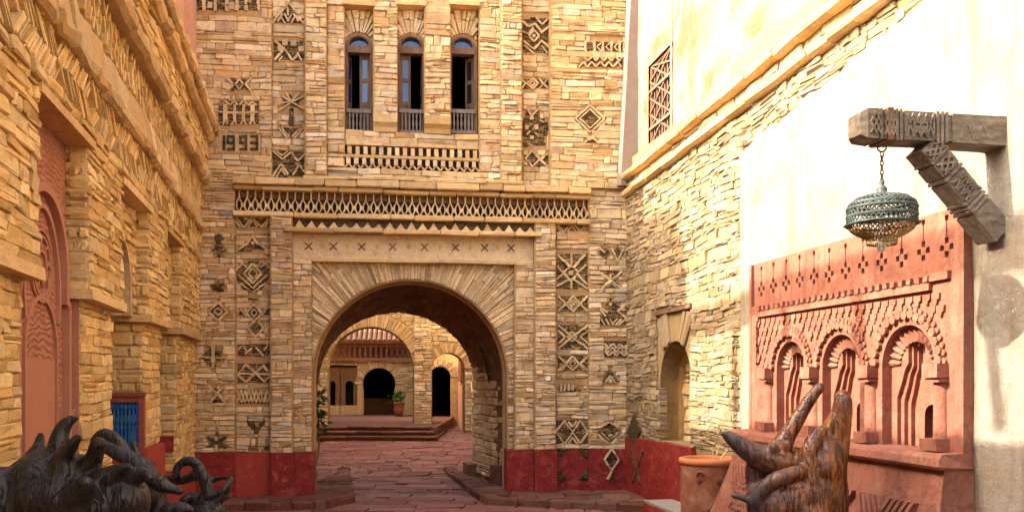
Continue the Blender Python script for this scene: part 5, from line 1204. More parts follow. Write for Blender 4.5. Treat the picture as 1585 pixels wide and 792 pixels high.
# climbing plant by the left jamb of the rear arch
vn = thing('climbing_plant', 'small green creeper at the left edge of the passage', 'plant', tuple(F2.P(rC - rR + .05, .5, -.5)))
stem = [F2.P(rC - rR + .02 + .03 * math.sin(k), .4 + k * .28, .1) for k in range(9)]
MB().tube(stem, .012, 5).build('stem', M['window_wood'], vn)
lf = MB()
for (px, py, n, sp) in ((494, 628, 42, .11), (494, 647, 26, .09), (493, 606, 16, .07), (493, 668, 10, .06)):
    c = F2.P(rC - rR + .08, F2.ray(px, py)[1], .12)
    for k in range(n):
        p = c + rng.normal(0, sp, 3) * np.array([.75, .5, 1.1]); d = rng.normal(0, 1, 3); d /= np.linalg.norm(d); e = np.cross(d, rng.normal(0, 1, 3)); e /= np.linalg.norm(e); s_ = rnd.uniform(.05, .08)
        lf.add([p - d * s_, p + e * s_ * .5, p + d * s_, p - e * s_ * .5], [[0, 1, 2, 3]])
lf.build('leaves', M['leaf'], vn, kind='stuff')
# far potted plant beside the doorway
fp = thing('potted_plant', 'clay pot with a leafy plant right of the dark horseshoe doorway', 'plant', (0, 0, 0))
c = np.array([(617 - CX) / FPX * 33.2, 33.2, ztop]); MB().lathe(c, [(0, 0), (.14, 0), (.2, .25), (.17, .46), (.21, .48), (.21, .53), (.15, .5)], 16).build('pot', M['clay'], fp, smooth=True)
lf = MB()
for k in range(150):
    p = c + np.array([0, 0, .72]) + rng.normal(0, .12, 3); d = rng.normal(0, 1, 3); d /= np.linalg.norm(d); e = np.cross(d, rng.normal(0, 1, 3)); e /= np.linalg.norm(e); s_ = rnd.uniform(.05, .09)
    lf.add([p - d * s_, p + e * s_ * .5, p + d * s_, p - e * s_ * .5], [[0, 1, 2, 3]])
lf.build('leaves', M['leaf'], fp, kind='stuff')

# ------------------------------------------------------------------ big clay pot and the red bench in the corner
pc = np.array([(1096 - CX) / FPX * 10.0, 10.0, 0.0])
pot = thing('clay_pot', 'big terracotta pot with ring handles against the right wall', 'pot', tuple(pc))
zr = .98
MB().lathe(pc, [(0, .02), (.265, .02), (.285, .05), (.303, .25), (.312, .5), (.313, .72), (.308, .90), (.308, .915), (.27, .92), (.26, .7), (0, .68)], 48).build('body', M['clay'], pot, smooth=True)
MB().lathe(pc, [(.30, .905), (.325, .915), (.335, .945), (.325, .975), (.29, .985), (.272, .97), (.268, .90)], 48).build('rim', M['clay_rim'], pot, smooth=True)
for a0 in (-2.05, 1.2, -.5):
    hd = MB(); d = np.array([math.cos(a0), math.sin(a0), 0]); e = np.array([-d[1], d[0], 0])
    hd.tube([pc + d * (.305 + .035 * math.sin(t_)) + e * .04 * math.cos(t_) + np.array([0, 0, .80 + .05 * math.sin(t_)]) for t_ in np.linspace(-.3, math.pi + .3, 12)], .014, 8).build('handle', M['clay'], pot, smooth=True)
# incised garland
for k in range(3):
    pts = []
    for t_ in np.linspace(0, 1, 30):
        a0 = -2.35 + k * 1.0 + t_ * .9; r_ = .318; pts.append(pc + np.array([r_ * math.cos(a0), r_ * math.sin(a0), .62 - .2 * math.sin(math.pi * t_)]))
    MB().tube(pts, .006, 5).build('garland', M['clay'], pot, smooth=True)
for a0 in (-1.4, -2.1):
    for k in range(5):
        an = (k - 2) * .35; p0 = .70; d = []
        for t_ in (0, .5, 1): aa = a0 + math.sin(an) * .11 * t_ / .3 * .9; d.append(pc + np.array([.316 * math.cos(aa), .316 * math.sin(aa), p0 + .13 * t_ * math.cos(an)]))
        MB().tube(d, [.004, .008, .004], 5).build('leaf_relief', M['clay'], pot, smooth=True)
MB().lathe(pc, [(0, .90), (.27, .9)], 32).build('soil', M['brown'], pot, tone=rtone())
dp = thing('dry_stems', 'three pale dry stems standing in the big terracotta pot', 'plant', tuple(pc + np.array([0, 0, .9])))
for dx, lean, hgt in ((.07, .05, .18), (.09, -.05, .17), (.12, .10, .15)):
    MB().tube([pc + np.array([dx, 0, .88]), pc + np.array([dx + lean * .4, .0, .98]), pc + np.array([dx + lean, 0, .92 + hgt])], [.012, .014, .006], 6).build('stem', M['slab'], dp, tone=np.array([.9, .9, .5, 1]))
bn = thing('low_bench', 'low red plastered bench with grey top in the corner beside the pot', 'bench', tuple(R.P(1.7, 0, .3)))
MB().box(R, 2.1, 3.75, -.0, .20, .03, .46, .006).build('bench_front', M['red'], bn); MB().box(R, 2.1, 3.75, .201, .235, .03, .45, .006).build('bench_top', M['grey_cement'], bn)

# ================================================================== CARVED NICHE PANEL on the right wall
npn = thing('niche_panel', 'salmon pink carved wall panel with three fluted arches, columns and a projecting ledge', 'wall niche', tuple(R.P((uPan0 + uPan1) / 2, .4, .1)))
def obj_bool(o, cutter):
    m = o.modifiers.new('b', 'BOOLEAN'); m.object = cutter; m.operation = 'DIFFERENCE'; m.solver = 'EXACT'; m.use_self = True
    dg = bpy.context.evaluated_depsgraph_get(); me = bpy.data.meshes.new_from_object(o.evaluated_get(dg)); o.modifiers.clear(); o.data = me
    bpy.data.objects.remove(cutter)
pA, pB_ = uPan0, uPan1; PZ1 = 3.12
top = MB().box(R, pA, pB_, 2.66, PZ1, -.02, .085).build('frieze_slab', M['terracotta'], npn)
cut = MB(); rr = random.Random(3)
for k in range(12):
    u = pA + .22 + (pB_ - pA - .44) * k / 11; z = 2.845 + rr.uniform(-.01, .01); s = .022
    for du, dv in ((0, .052), (0, -.052), (-.052, 0), (.052, 0)): cut.box(R, u + du - s, u + du + s, z + dv - s, z + dv + s, .03, .2, .003)
    cut.box(R, u - .006, u + .006, z + .07, z + .21, .06, .2); cut.box(R, u - .02, u + .02, z + .20, z + .24, .04, .2, .003)
co = cut.build('cutter', M['terracotta']); obj_bool(top, co)
# stepped cornice with little teeth under it
MB().box(R, pA + .26, pB_ - .34, 2.535, 2.60, .0, .15, .004).build('cornice', M['terracotta'], npn)
MB().box(R, pB_ - .345, pB_ - .13, 2.60, 2.662, .0, .15, .004).build('cornice', M['terracotta'], npn)
MB().box(R, pA + .14, pA + .265, 2.49, 2.55, .0, .15, .004).build('cornice', M['terracotta'], npn)
k = 0; u = pA + .27
while u < pB_ - .36:
    MB().box(R, u, u + .055, 2.60, 2.645, .0, .165, .004).build('tooth', M['terracotta'], npn); u += .10
# back slab and wall field
fieldV0, fieldV1 = 1.33, 2.66
arches = [(pA + .89, .28), (pA + 1.78, .30), (pA + 2.72, .325)]
bnds = [pA, (arches[0][0] + arches[1][0]) / 2, (arches[1][0] + arches[2][0]) / 2, pB_]
NW = .115
def openpoly(c, hw, vb, vs, n=24): return [(c + hw, vb)] + arc(c, vs, hw, 0, math.pi, n) + [(c - hw, vb)]
def key(c, a, b, z_, vb, n):     # keyhole outline from floor up, right side then left
    Rr = [(c + b, vb), (c + b, z_ - .30), (c + b - .02, z_ - .24), (c + a + .05, z_ - .16), (c + a + .03, z_ - .08), (c + a, z_ - .02)]
    top_ = arc(c, z_ + .14, a, 0, math.pi, n - 2 * len(Rr) - 1)
    Ls = [(2 * c - x, y) for x, y in Rr][::-1]
    return Rr + top_ + Ls
for i, (c, hw) in enumerate(arches):
    u0, u1 = bnds[i] + .0015, bnds[i + 1] - .0015; vs = 1.97
    op = openpoly(c, hw, fieldV0, vs); out = [(u1, fieldV0)] + [(c + (u1 - c) * max(0, min(1, 1.5 * math.cos(a))) if a < math.pi / 2 else c - (c - u0) * min(1, -1.5 * math.cos(a)), vs + (fieldV1 - vs) * min(1, 1.4 * math.sin(a))) for a in np.linspace(0, math.pi, 25)] + [(u0, fieldV0)]
    ar_ = MB().ring(R, out, op, -.02, NW, False).build('arch_panel', M['terracotta'], npn)
    # fluted band: ridged wedges round the arch
    nF = 15
    for k in range(nF):
        a0, a1 = math.pi * (k + .06) / nF, math.pi * (k + .94) / nF; am = (a0 + a1) / 2; r0_, r1_2 = hw * .60, hw * 1.0
        V = [R.P(c + r * math.cos(a), vs + r * math.sin(a), w) for r, w in ((r0_, .036), (r1_2, .05)) for a, w in ((a0, w - .006), (am, w + .016), (a1, w - .006))]
        mesh('flute', V, [[0, 1, 4, 3], [1, 2, 5, 4]], M['terracotta'], ar_)
    kp = key(c, .07, .165, vs, fieldV0, 27)
    def kscale(f):
        P = [(c + (x - c) * f, y + (f - 1) * .10) for x, y in kp]; P[0] = (P[0][0], fieldV0); P[-1] = (P[-1][0], fieldV0); return P
    prev, pw = openpoly(c, hw * .99, fieldV0, vs, len(kp) - 3), None
    for f, w in ((1.5, .03), (1.24, -.004), (1.0, -.038)):       # keyhole stepping back in three tiers
        cur = kscale(f); MB().ring(R, prev, cur, -.1, w, False).build('keyhole_step', M['terracotta'], ar_); prev = cur
    niche_w = -.075
    # inner step and back niche with small arched hole
    kn = openpoly(c + .04, .088, fieldV0 + .02, 1.58, 24); bo = [(c + .3, fieldV0)] + [(c + .3 * max(-1, min(1, 1.5 * math.cos(a))), 1.6 + .65 * min(1, 1.4 * math.sin(a))) for a in np.linspace(0, math.pi, 25)] + [(c - .3, fieldV0)]
    MB().ring(R, bo, kn, -.25, niche_w).build('niche_back', M['terracotta'], ar_)
    MB().box(R, c - .1, c + .14, fieldV0, 1.75, -.46, -.42).build('niche_end', M['terracotta'], ar_)
    MB().box(R, c - .1, c + .14, 1.53, 1.58, -.42, -.2, .006).build('niche_shelf', M['terracotta'], ar_)
    V, Fc = loft(R.P(*np.array(kn).T, [niche_w] * len(kn)), R.P(*np.array(kn).T, [-.42] * len(kn))); mesh('niche_reveal', V, Fc, M['terracotta'], ar_)
    for k in range(23):
        a = math.pi * (k + .5) / 23; r = hw + .125; p = (c + r * math.cos(a), vs + r * math.sin(a)); s = .022
        MB().prism(R, [(p[0] + s * math.cos(t_), p[1] + s * math.sin(t_)) for t_ in np.linspace(0, 2 * math.pi, 8)[:-1]], NW - .01, NW + .02).build('scallop', M['terracotta'], ar_)
    # scalloped extrados: a chain of little lobes
    nS = 17
    for k in range(nS):
        a = math.pi * (k + .5) / nS; r = hw + .075 + .012 * (k % 2)
        p = (c + r * math.cos(a), vs + r * math.sin(a)); s = .036
        MB().prism(R, [(p[0] + s * math.cos(t_), p[1] + s * math.sin(t_)) for t_ in np.linspace(0, 2 * math.pi, 9)[:-1]], NW - .01, NW + .035).build('scallop', M['terracotta'], ar_)
# field of small tongue tiles between the arches
def tongue(u, z, s):
    P = [(u - s, z + s * .9), (u - s * .9, z - s * .1), (u - s * .45, z - s * .2), (u - s * .35, z - s * .8), (u, z - s * 1.15), (u + s * .35, z - s * .8), (u + s * .45, z - s * .2), (u + s * .9, z - s * .1), (u + s, z + s * .9)]
    return MB().prism(R, P, NW - .01, NW + rnd.uniform(.010, .02), False)
rw = 0; z = 2.47
while z > 2.0:
    u = pA + .24 + (.053 if rw % 2 else 0)
    while u < pB_ - .2:
        if all((u - c) ** 2 + (z - 1.97) ** 2 > (hw + .165) ** 2 for c, hw in arches): tongue(u, z, .043).build('tongue_tile', M['terracotta'], npn)
        u += .105
    z -= .094; rw += 1
# columns with capital and base
cols = [pA + .46, bnds[1] - .0, bnds[2] - .0, pB_ - .24]
for i, u in enumerate(cols):
    col = MB().lathe(R.P(u, 1.42, NW - .01), [(.066, 0), (.063, .2), (.060, .46)], 20).build('column', M['terracotta'], npn, smooth=True)
    MB().box(R, u - .085, u + .085, 1.88, 1.985, .05, NW + .10, .003).build('capital', M['terracotta'], col)
    MB().box(R, u - .074, u + .074, 1.845, 1.878, .05, NW + .08, .003).build('necking', M['terracotta'], col)
    MB().box(R, u - .095, u + .095, 1.335, 1.43, .05, NW + .115, .006).build('base_block', M['terracotta'], col)
# left edge pilaster strip with notches
for k in range(7): MB().box(R, pA + .15, pA + .23, 2.05 + k * .065, 2.095 + k * .065, .05, NW + .035, .004).build('notch_block', M['terracotta'], npn)
MB().box(R, pA + .0, pA + .055, .5, PZ1 - .01, .03, NW + .004, .003).build('edge_strip', M['terracotta'], npn)
MB().box(R, pB_ - .06, pB_ + .0, .9, PZ1 - .01, .03, NW + .004, .003).build('edge_strip', M['terracotta'], npn)
# ledge and battered base with chevron carving
def bat(u0, u1, pr, name):
    n = len(pr); V = [];
    for uu, ex in ((u0, -1), (u1, 1)):
        for v, w in pr: V.append(R.P(uu + ex * max(0, (w - .3)) * .9, v, w))
    return mesh(name, V, [[i, (i + 1) % n, n + (i + 1) % n, n + i][::-1] for i in range(n)] + [list(range(n)), list(range(n, 2 * n))[::-1]], M['terracotta'], npn)
bat(pA, pB_, [(1.22, 0), (1.22, .33), (1.245, .35), (1.30, .335), (1.328, .29), (1.335, 0)], 'ledge')
bat(pA, pB_, [(0, 0), (0, .70), (.35, .52), (.55, .45), (.9, .34), (1.219, .27), (1.219, 0)], 'base')
def basew(z): return .70 - (.70 - .52) * z / .35 if z < .35 else (.52 - .35 * (z - .35) if z < .55 else .45 - .257 * (z - .55))
u = pA + .1; k = 0
while u < pB_ - .3:
    for g in range(5):
        a, b_ = (u + g * .07, .96), (u + g * .07 + (.28 if k % 2 == 0 else -.28), .52)
        A = [R.P(a[0] - .02, a[1], basew(a[1]) + q_) for q_ in (-.02, .028)] ; A2 = [R.P(a[0] + .02, a[1], basew(a[1]) + q_) for q_ in (-.02, .028)]
        B1 = [R.P(b_[0] - .02, b_[1], basew(b_[1]) + q_) for q_ in (-.02, .028)]; B2 = [R.P(b_[0] + .02, b_[1], basew(b_[1]) + q_) for q_ in (-.02, .028)]
        mesh('chevron_rib', [A[0], B1[0], A2[0], B2[0], A[1], B1[1], A2[1], B2[1]], BOXF, M['terracotta'], npn)
    u += .42 if k % 2 == 0 else .36; k += 1

# ================================================================== BRACKET AND LANTERN
yb = 6.06; ub = (FY(1.84) - yb) * 1.0187
lb = thing('lamp_bracket', 'carved grey wooden beam with diagonal brace jutting from the right wall', 'lamp bracket', tuple(R.P(ub, 3.6, 0)))
BR = Frame((0, 0), (R.N[0], R.N[1])); BR.O = R.P(ub, 0, .03)       # u out of the wall, w along the wall
zt0, zb0_ = 3.655, 3.455; bd = .10
LB_ = 1.09
segs = [(0, .07, 1), (.07, .42, .98), (.42, .455, .88), (.455, .475, 1.03), (.475, .49, .9), (.49, .51, 1.03), (.51, .525, .9), (.525, .545, 1.03), (.545, .56, .9), (.56, .78, .96), (.78, .80, .88), (.80, .815, 1.02), (.815, .83, .9), (.83, .845, 1.02), (.845, .93, .96), (.93, .945, .9), (.945, .96, 1.02), (.96, .972, .9)]
bm_ = MB()
for a, b_, k in segs:
    zc_ = (zt0 + zb0_) / 2; h_ = (zt0 - zb0_) / 2 * k; bm_.box(BR, a, b_ + .001, zc_ - h_, zc_ + h_, -bd * k, bd * k, .002)
V = []
for uu, s in ((.972, 1.0), (1.05, .97), (LB_, .72)):
    zc_ = (zt0 + zb0_) / 2; h_ = (zt0 - zb0_) / 2 * s; V += [BR.P(uu, zc_ + (-h_ * .95 if uu > 1 else -h_), bd * s), BR.P(uu, zc_ + h_, bd * s), BR.P(uu, zc_ + h_, -bd * s), BR.P(uu, zc_ - h_, -bd * s)]
Fc = [[j * 4 + i, j * 4 + (i + 1) % 4, j * 4 + 4 + (i + 1) % 4, j * 4 + 4 + i] for j in range(2) for i in range(4)] + [[0, 1, 2, 3], [11, 10, 9, 8]]
bm_.add(V, Fc); bmo = bm_.build('beam', M['beam_wood'], lb)
def carve(fr_side, u0, u1, z0, z1, w, n, par, kind=0):
    for k in range(n):
        a = u0 + (u1 - u0) * k / n; b_ = u0 + (u1 - u0) * (k + 1) / n; m_ = (a + b_) / 2; zm = (z0 + z1) / 2; o = MB()
        for (p, q_) in ([((a, z0), (b_, zm)), ((b_, zm), (a, z1)), ((b_, z0), (a, zm)), ((a, zm), (b_, z1))] if kind == 0 else [((a, z0), (m_, zm)), ((m_, zm), (b_, z0)), ((a, z1), (m_, zm + .012)), ((m_, zm + .012), (b_, z1)), ((a, z0 + .03), (a, z1 - .03))]):
            o.bar(fr_side, p, q_, .011, w - .01, w + .015 + rnd.uniform(-.001, .001))
        o.build('carving', M['beam_wood'], par)
CF = Frame((0, 0), (1, 0)); CF.O, CF.U, CF.Z, CF.N = BR.O, BR.U, BR.Z, BR.N
# which side of the beam faces the camera
wside = 1 if np.dot(BR.N, -np.array([BR.O[0], BR.O[1], 0])) > 0 else -1
SF_ = Frame((0, 0), (1, 0)); SF_.O = BR.O; SF_.U = BR.U; SF_.Z = BR.Z; SF_.N = BR.N * wside
carve(SF_, .57, .77, zb0_ + .02, zt0 - .02, bd * .96, 4, bmo, 1); carve(SF_, .845, .93, zb0_ + .02, zt0 - .02, bd * .96, 3, bmo, 0); carve(SF_, .965, 1.035, zb0_ + .03, zt0 - .03, bd * .985, 2, bmo, 0)
carve(SF_, .62, .72, zb0_ + .03, zt0 - .03, bd * .97, 2, bmo, 0)
for a in (.14, .26): MB().bar(SF_, (a, zb0_ + .03), (a + .05, zt0 - .05), .02, bd * .96, bd * 1.03).bar(SF_, (a + .1, zb0_ + .03), (a + .05, zt0 - .05), .02, bd * .96, bd * 1.022).build('carving', M['beam_wood'], bmo)
t = NT('rusty_iron'); M['rust'] = t.done(t.mix(t.noise(20, 4), (.10, .035, .02), (.20, .085, .045)), .8, t.bump(t.noise(60, 4), .4, .003))
MB().box(BR, .868, .912, zb0_ - .006, zt0 + .006, -bd * 1.1, bd * 1.1).build('iron_strap', M['rust'], lb)
# brace from the wall up to the beam
A = np.array([.02, 2.86]); Bp = np.array([.60, 3.46]); d = Bp - A; Lb = np.linalg.norm(d); d /= Lb
DB = Frame((0, 0), (1, 0)); DB.O = BR.O + BR.U * A[0] + BR.Z * A[1]; DB.U = BR.U * d[0] + BR.Z * d[1]; DB.Z = -BR.U * d[1] + BR.Z * d[0]; DB.N = BR.N
br = MB(); th = .085
for a, b_, k in [(0.0, .24, 1), (.24, .26, .9), (.26, .28, 1.04), (.28, .295, .9), (.295, .315, 1.04), (.315, .33, .9), (.33, .35, 1.04), (.35, .53, .97), (.53, .545, .9), (.545, .565, 1.03), (.565, .58, .9), (.58, .68, .97), (.68, .70, .9), (.70, .715, 1.03), (.715, Lb - .02, .97)]:
    br.box(DB, a, b_ + .001, -th * k, th * k, -bd * .9 * k, bd * .9 * k, .002)
V = [];
for uu, z0, z1 in ((Lb - .02, -th, th), (Lb + .1, th * .2, th)):
    for z_ in (z0, z1):
        for w in (-bd * .87, bd * .87): V.append(DB.P(uu, z_, w))
bro = br.build('brace', M['beam_wood'], lb)
DS = Frame((0, 0), (1, 0)); DS.O, DS.U, DS.Z, DS.N = DB.O, DB.U, DB.Z, DB.N * wside
carve(DS, .36, .52, -th * .85, th * .85, bd * .9 * .97, 3, bro, 1); carve(DS, .585, .68, -th * .85, th * .85, bd * .9 * .97, 2, bro, 0); carve(DS, .72, .8, -th * .85, th * .85, bd * .9 * .97, 2, bro, 0)
for a in (.04, .13): MB().bar(DS, (a, -th * .6), (a + .09, th * .0), .02, bd * .86, bd * .93).bar(DS, (a, th * .6), (a + .09, .0), .02, bd * .86, bd * .922).build('carving', M['beam_wood'], bro)
# white plaster socket under the beam on the wall
# lantern
lc_ = BR.P(.885, 0, 0); lz = 2.94
lan = thing('hanging_lantern', 'pierced metal drum lantern with green patina hanging on a chain', 'lantern', (lc_[0], lc_[1], 2.77))
C3 = np.array([lc_[0], lc_[1], 0])
ch = MB(); z = zb0_ - .005; k = 0
hk = MB().tube([C3 + np.array([.03 * math.cos(t_), 0, zb0_ - .03 + .03 * math.sin(t_)]) for t_ in np.linspace(math.pi * .1, -math.pi * 1.1, 12)], .006, 6).build('hook', M['iron'], lan)
z = zb0_ - .06
while z > 3.20:
    e = np.array([1, 0, 0]) if k % 2 == 0 else np.array([0, 1, 0])
    MB().tube([C3 + e * .011 * math.cos(t_) + np.array([0, 0, z - .016 + .02 * math.sin(t_)]) for t_ in np.linspace(0, 2 * math.pi, 10)], .0042, 5, False).build('chain_link', M['iron'], lan); z -= .03; k += 1
MB().lathe(C3, [(0, 3.205), (.014, 3.2), (.02, 3.185), (.012, 3.172), (.028, 3.158), (.036, 3.14), (.03, 3.125), (.05, 3.118), (.056, 3.105), (.04, 3.095)], 24).build('finial', M['patina'], lan, smooth=True)
def lattice(prof_fn, z0, z1, n, turns, rad, name, mat, steps=8, both=True):
    """crossing strips wound round a surface of revolution: pierced filigree"""
    o = MB()
    for sgn in ((1, -1) if both else (1,)):
        for k in range(n):
            pts = []
            for i in range(steps + 1):
                f = i / steps; a = 2 * math.pi * k / n + sgn * turns * 2 * math.pi * f; r = prof_fn(f); pts.append(C3 + np.array([r * math.cos(a), r * math.sin(a), z0 + (z1 - z0) * f]))
            o.tube(pts, rad, 4, False)
    return o.build(name, M[mat], lan, smooth=True)
RD = .222
lattice(lambda f: RD, 2.915, 3.01, 46, .05, .0044, 'drum_filigree', 'patina', 4)
for z in (2.905, 2.96, 3.012): MB().lathe(C3, [(RD + .004, z - .008), (RD + .009, z), (RD + .004, z + .008), (RD - .004, z)], 48).build('drum_band', M['patina'], lan, smooth=True)
MB().lathe(C3, [(RD + .002, 2.895), (RD + .022, 2.905), (RD + .002, 2.916)], 48).build('drum_lip', M['patina'], lan, smooth=True)
dome = lambda f: .055 + (RD - .055) * math.sqrt(max(0, 1 - f ** 1.8))
lattice(dome, 3.015, 3.105, 40, .09, .0046, 'dome_filigree', 'patina', 8)
for f in (.35, .7): MB().lathe(C3, [(dome(f) + .006, 3.015 + .09 * f - .006), (dome(f) + .006, 3.015 + .09 * f + .005), (dome(f) - .012, 3.02 + .09 * f)], 40).build('dome_band', M['patina'], lan, smooth=True)
bowl = lambda f: .10 + (RD - .012 - .10) * math.sin(f * math.pi / 2) ** .9
lattice(bowl, 2.815, 2.897, 36, .09, .0044, 'bowl_filigree', 'brass', 8)
lattice(lambda f: .092 + .006 * f, 2.775, 2.815, 22, .06, .005, 'crown_filigree', 'brass', 3)
for z, r in ((2.815, .102), (2.775, .094)): MB().lathe(C3, [(r + .004, z - .006), (r + .008, z), (r + .004, z + .006), (r - .006, z)], 36).build('bowl_band', M['brass'], lan, smooth=True)
MB().lathe(C3, [(0, 2.715), (.022, 2.725), (.034, 2.76), (.03, 2.80), (.018, 2.86), (.016, 2.9), (0, 2.9)], 16).build('bulb', M['bulb'], lan, smooth=True)
MB().tube([C3 + np.array([0, 0, 2.9]), C3 + np.array([0, 0, 3.12])], .012, 8).build('lamp_stem', M['iron'], lan)

# ================================================================== ROOT SCULPTURES
def catmull(P, m=6):
    P = np.array(P, float); out = []
    for i in range(len(P) - 1):
        p0, p1, p2, p3 = P[max(i - 1, 0)], P[i], P[i + 1], P[min(i + 2, len(P) - 1)]
        for k in range(m):
            t = k / m; out.append(.5 * (2 * p1 + (p2 - p0) * t + (2 * p0 - 5 * p1 + 4 * p2 - p3) * t * t + (3 * p1 - p0 - 3 * p2 + p3) * t ** 3))
    out.append(P[-1]); return np.array(out)
def root(name, label, cat, mat, chains, blobs, voxel=.011, ridge=.012, seed=1, loc=None):
    b = MB()
    for c in chains:
        pts = []
        for px, py, y, r in c: p = wpt(px, py, y); pts.append([*p, r * y / FPX])
        s = catmull(pts); b.tube(s[:, :3], np.maximum(s[:, 3], .008), 12)
        for e in (s[0], s[-1]): b.ico(e[:3], max(e[3], .008), sub=2)
    for px, py, y, rx, rz, ry in blobs: b.ico(wpt(px, py, y), 1.0, (rx * y / FPX, ry, rz * y / FPX), sub=3)
    V = np.concatenate(b.V); me = bpy.data.meshes.new('tmp'); me.from_pydata(V.tolist(), [], b.F); o = bpy.data.objects.new('tmp', me); SC.collection.objects.link(o)
    m = o.modifiers.new('r', 'REMESH'); m.mode = 'VOXEL'; m.voxel_size = voxel; s_ = o.modifiers.new('s', 'SMOOTH'); s_.factor = .5; s_.iterations = 7
    dg = bpy.context.evaluated_depsgraph_get(); m2 = bpy.data.meshes.new_from_object(o.evaluated_get(dg)); bpy.data.objects.remove(o)
    n = len(m2.vertices); co = np.zeros(n * 3); m2.vertices.foreach_get('co', co); co = co.reshape(-1, 3); nr = np.zeros(n * 3); m2.vertices.foreach_get('normal', nr); nr = nr.reshape(-1, 3)
    R_ = np.random.default_rng(seed); d = np.zeros(n)
    for k in range(9):
        f = R_.uniform(3, 26, 3) * np.array([1, 1, .45]); d += np.sin(co @ f + R_.uniform(0, 6)) * np.sin(co @ (f[[1, 2, 0]] * .7) + R_.uniform(0, 6)) / (1 + np.linalg.norm(f) * .12)
    co = co + nr * (d * ridge)[:, None]
    base = np.array([co[:, 0].mean(), co[:, 1].mean(), co[:, 2].min()]) 
    m2.vertices.foreach_set('co', (co - base).reshape(-1)); m2.name = name; m2.materials.clear(); m2.materials.append(M[mat]); m2.polygons.foreach_set('use_smooth', [True] * len(m2.polygons)); m2.update()
    ob = link(bpy.data.objects.new(name, m2)); ob.location = base; ob['label'] = label; ob['category'] = cat; ob['group'] = 'root wood sculptures'; return ob
def g0(px, y): return HY + EYE * FPX / y      # photo row of the paving at that distance
Y1 = 4.5
root('root_sculpture', 'dark root wood sculpture with horn shaped stubs at the bottom left corner', 'wood sculpture', 'root_dark', [
    [(92, 725, Y1, 24), (90, 695, Y1, 17), (94, 668, Y1 + .02, 13), (106, 652, Y1 + .02, 9), (121, 646, Y1 + .02, 3.5)],
    [(98, 725, Y1 - .1, 22), (100, 704, Y1 - .12, 15), (112, 686, Y1 - .15, 11), (121, 676, Y1 - .16, 6.5)],
    [(58, 720, Y1 + .1, 18), (60, 692, Y1 + .1, 11), (63, 673, Y1 + .1, 7)],
    [(60, 700, Y1 + .05, 16), (35, 742, Y1 + .05, 26), (-5, 775, Y1 + .05, 30)],
    [(10, 735, Y1 + .25, 9), (45, 712, Y1 + .25, 11), (62, 700, Y1 + .2, 10)],
    [(128, 735, Y1 - .05, 26), (146, 708, Y1 - .08, 14), (152, 690, Y1 - .1, 13.5), (154, 687, Y1 - .12, 13)],
    [(160, 745, Y1 - .1, 22), (180, 730, Y1 - .12, 15), (198, 721, Y1 - .15, 7)],
    [(165, 752, Y1 - .05, 26), (196, 740, Y1 - .08, 17), (222, 734, Y1 - .12, 12), (231, 738, Y1 - .15, 9)],
    [(120, 770, Y1 - .16, 26), (131, 752, Y1 - .24, 17), (134, 746, Y1 - .29, 11)],
    [(0, 760, Y1 - .1, 40), (-30, 820, Y1 - .1, 60), (-40, 930, Y1, 80), (-40, 1130, Y1, 70)],
    [(205, 745, Y1 - .05, 14), (200, 790, Y1, 24), (180, 850, Y1, 34), (170, 1000, Y1, 40), (190, 1135, Y1, 44)],
    [(80, 790, Y1, 70), (80, 900, Y1, 80), (70, 1000, Y1, 70), (60, 1140, Y1, 60)]],
    [(95, 768, Y1, 84, 60, .24), (20, 785, Y1, 72, 66, .24), (150, 780, Y1 - .03, 60, 56, .2), (195, 775, Y1 - .05, 36, 40, .13), (70, 740, Y1, 46, 46, .2), (115, 735, Y1, 40, 34, .16)], ridge=.006, seed=4)
Y2 = 5.5
root('root_sculpture', 'dark root wood bench with arching limbs reaching behind the horned root', 'wood sculpture', 'root_dark', [
    [(145, 700, Y2, 9), (150, 680, Y2, 9), (163, 672, Y2, 9), (180, 682, Y2, 11), (198, 704, Y2, 10), (230, 722, Y2 - .1, 10)],
    [(160, 690, Y2 - .15, 10), (190, 706, Y2 - .15, 12), (222, 724, Y2 - .15, 13), (244, 745, Y2 - .15, 14), (262, 754, Y2 - .15, 10), (279, 760, Y2 - .15, 7)],
    [(212, 735, Y2 + .1, 9), (211, 708, Y2 + .1, 8), (206, 685, Y2 + .1, 5.5)],
    [(228, 745, Y2 + .15, 9), (233, 727, Y2 + .15, 7), (235, 716, Y2 + .15, 6)],
    [(240, 752, Y2, 16), (235, 790, Y2, 26), (230, 860, Y2, 34), (235, 960, Y2, 36), (230, 1045, Y2, 40)],
    [(262, 790, Y2 - .1, 14), (282, 785, Y2 - .1, 10), (296, 789, Y2 - .1, 6)]],
    [(225, 765, Y2, 30, 30, .16)], ridge=.005, seed=9)
Y3 = 6.1
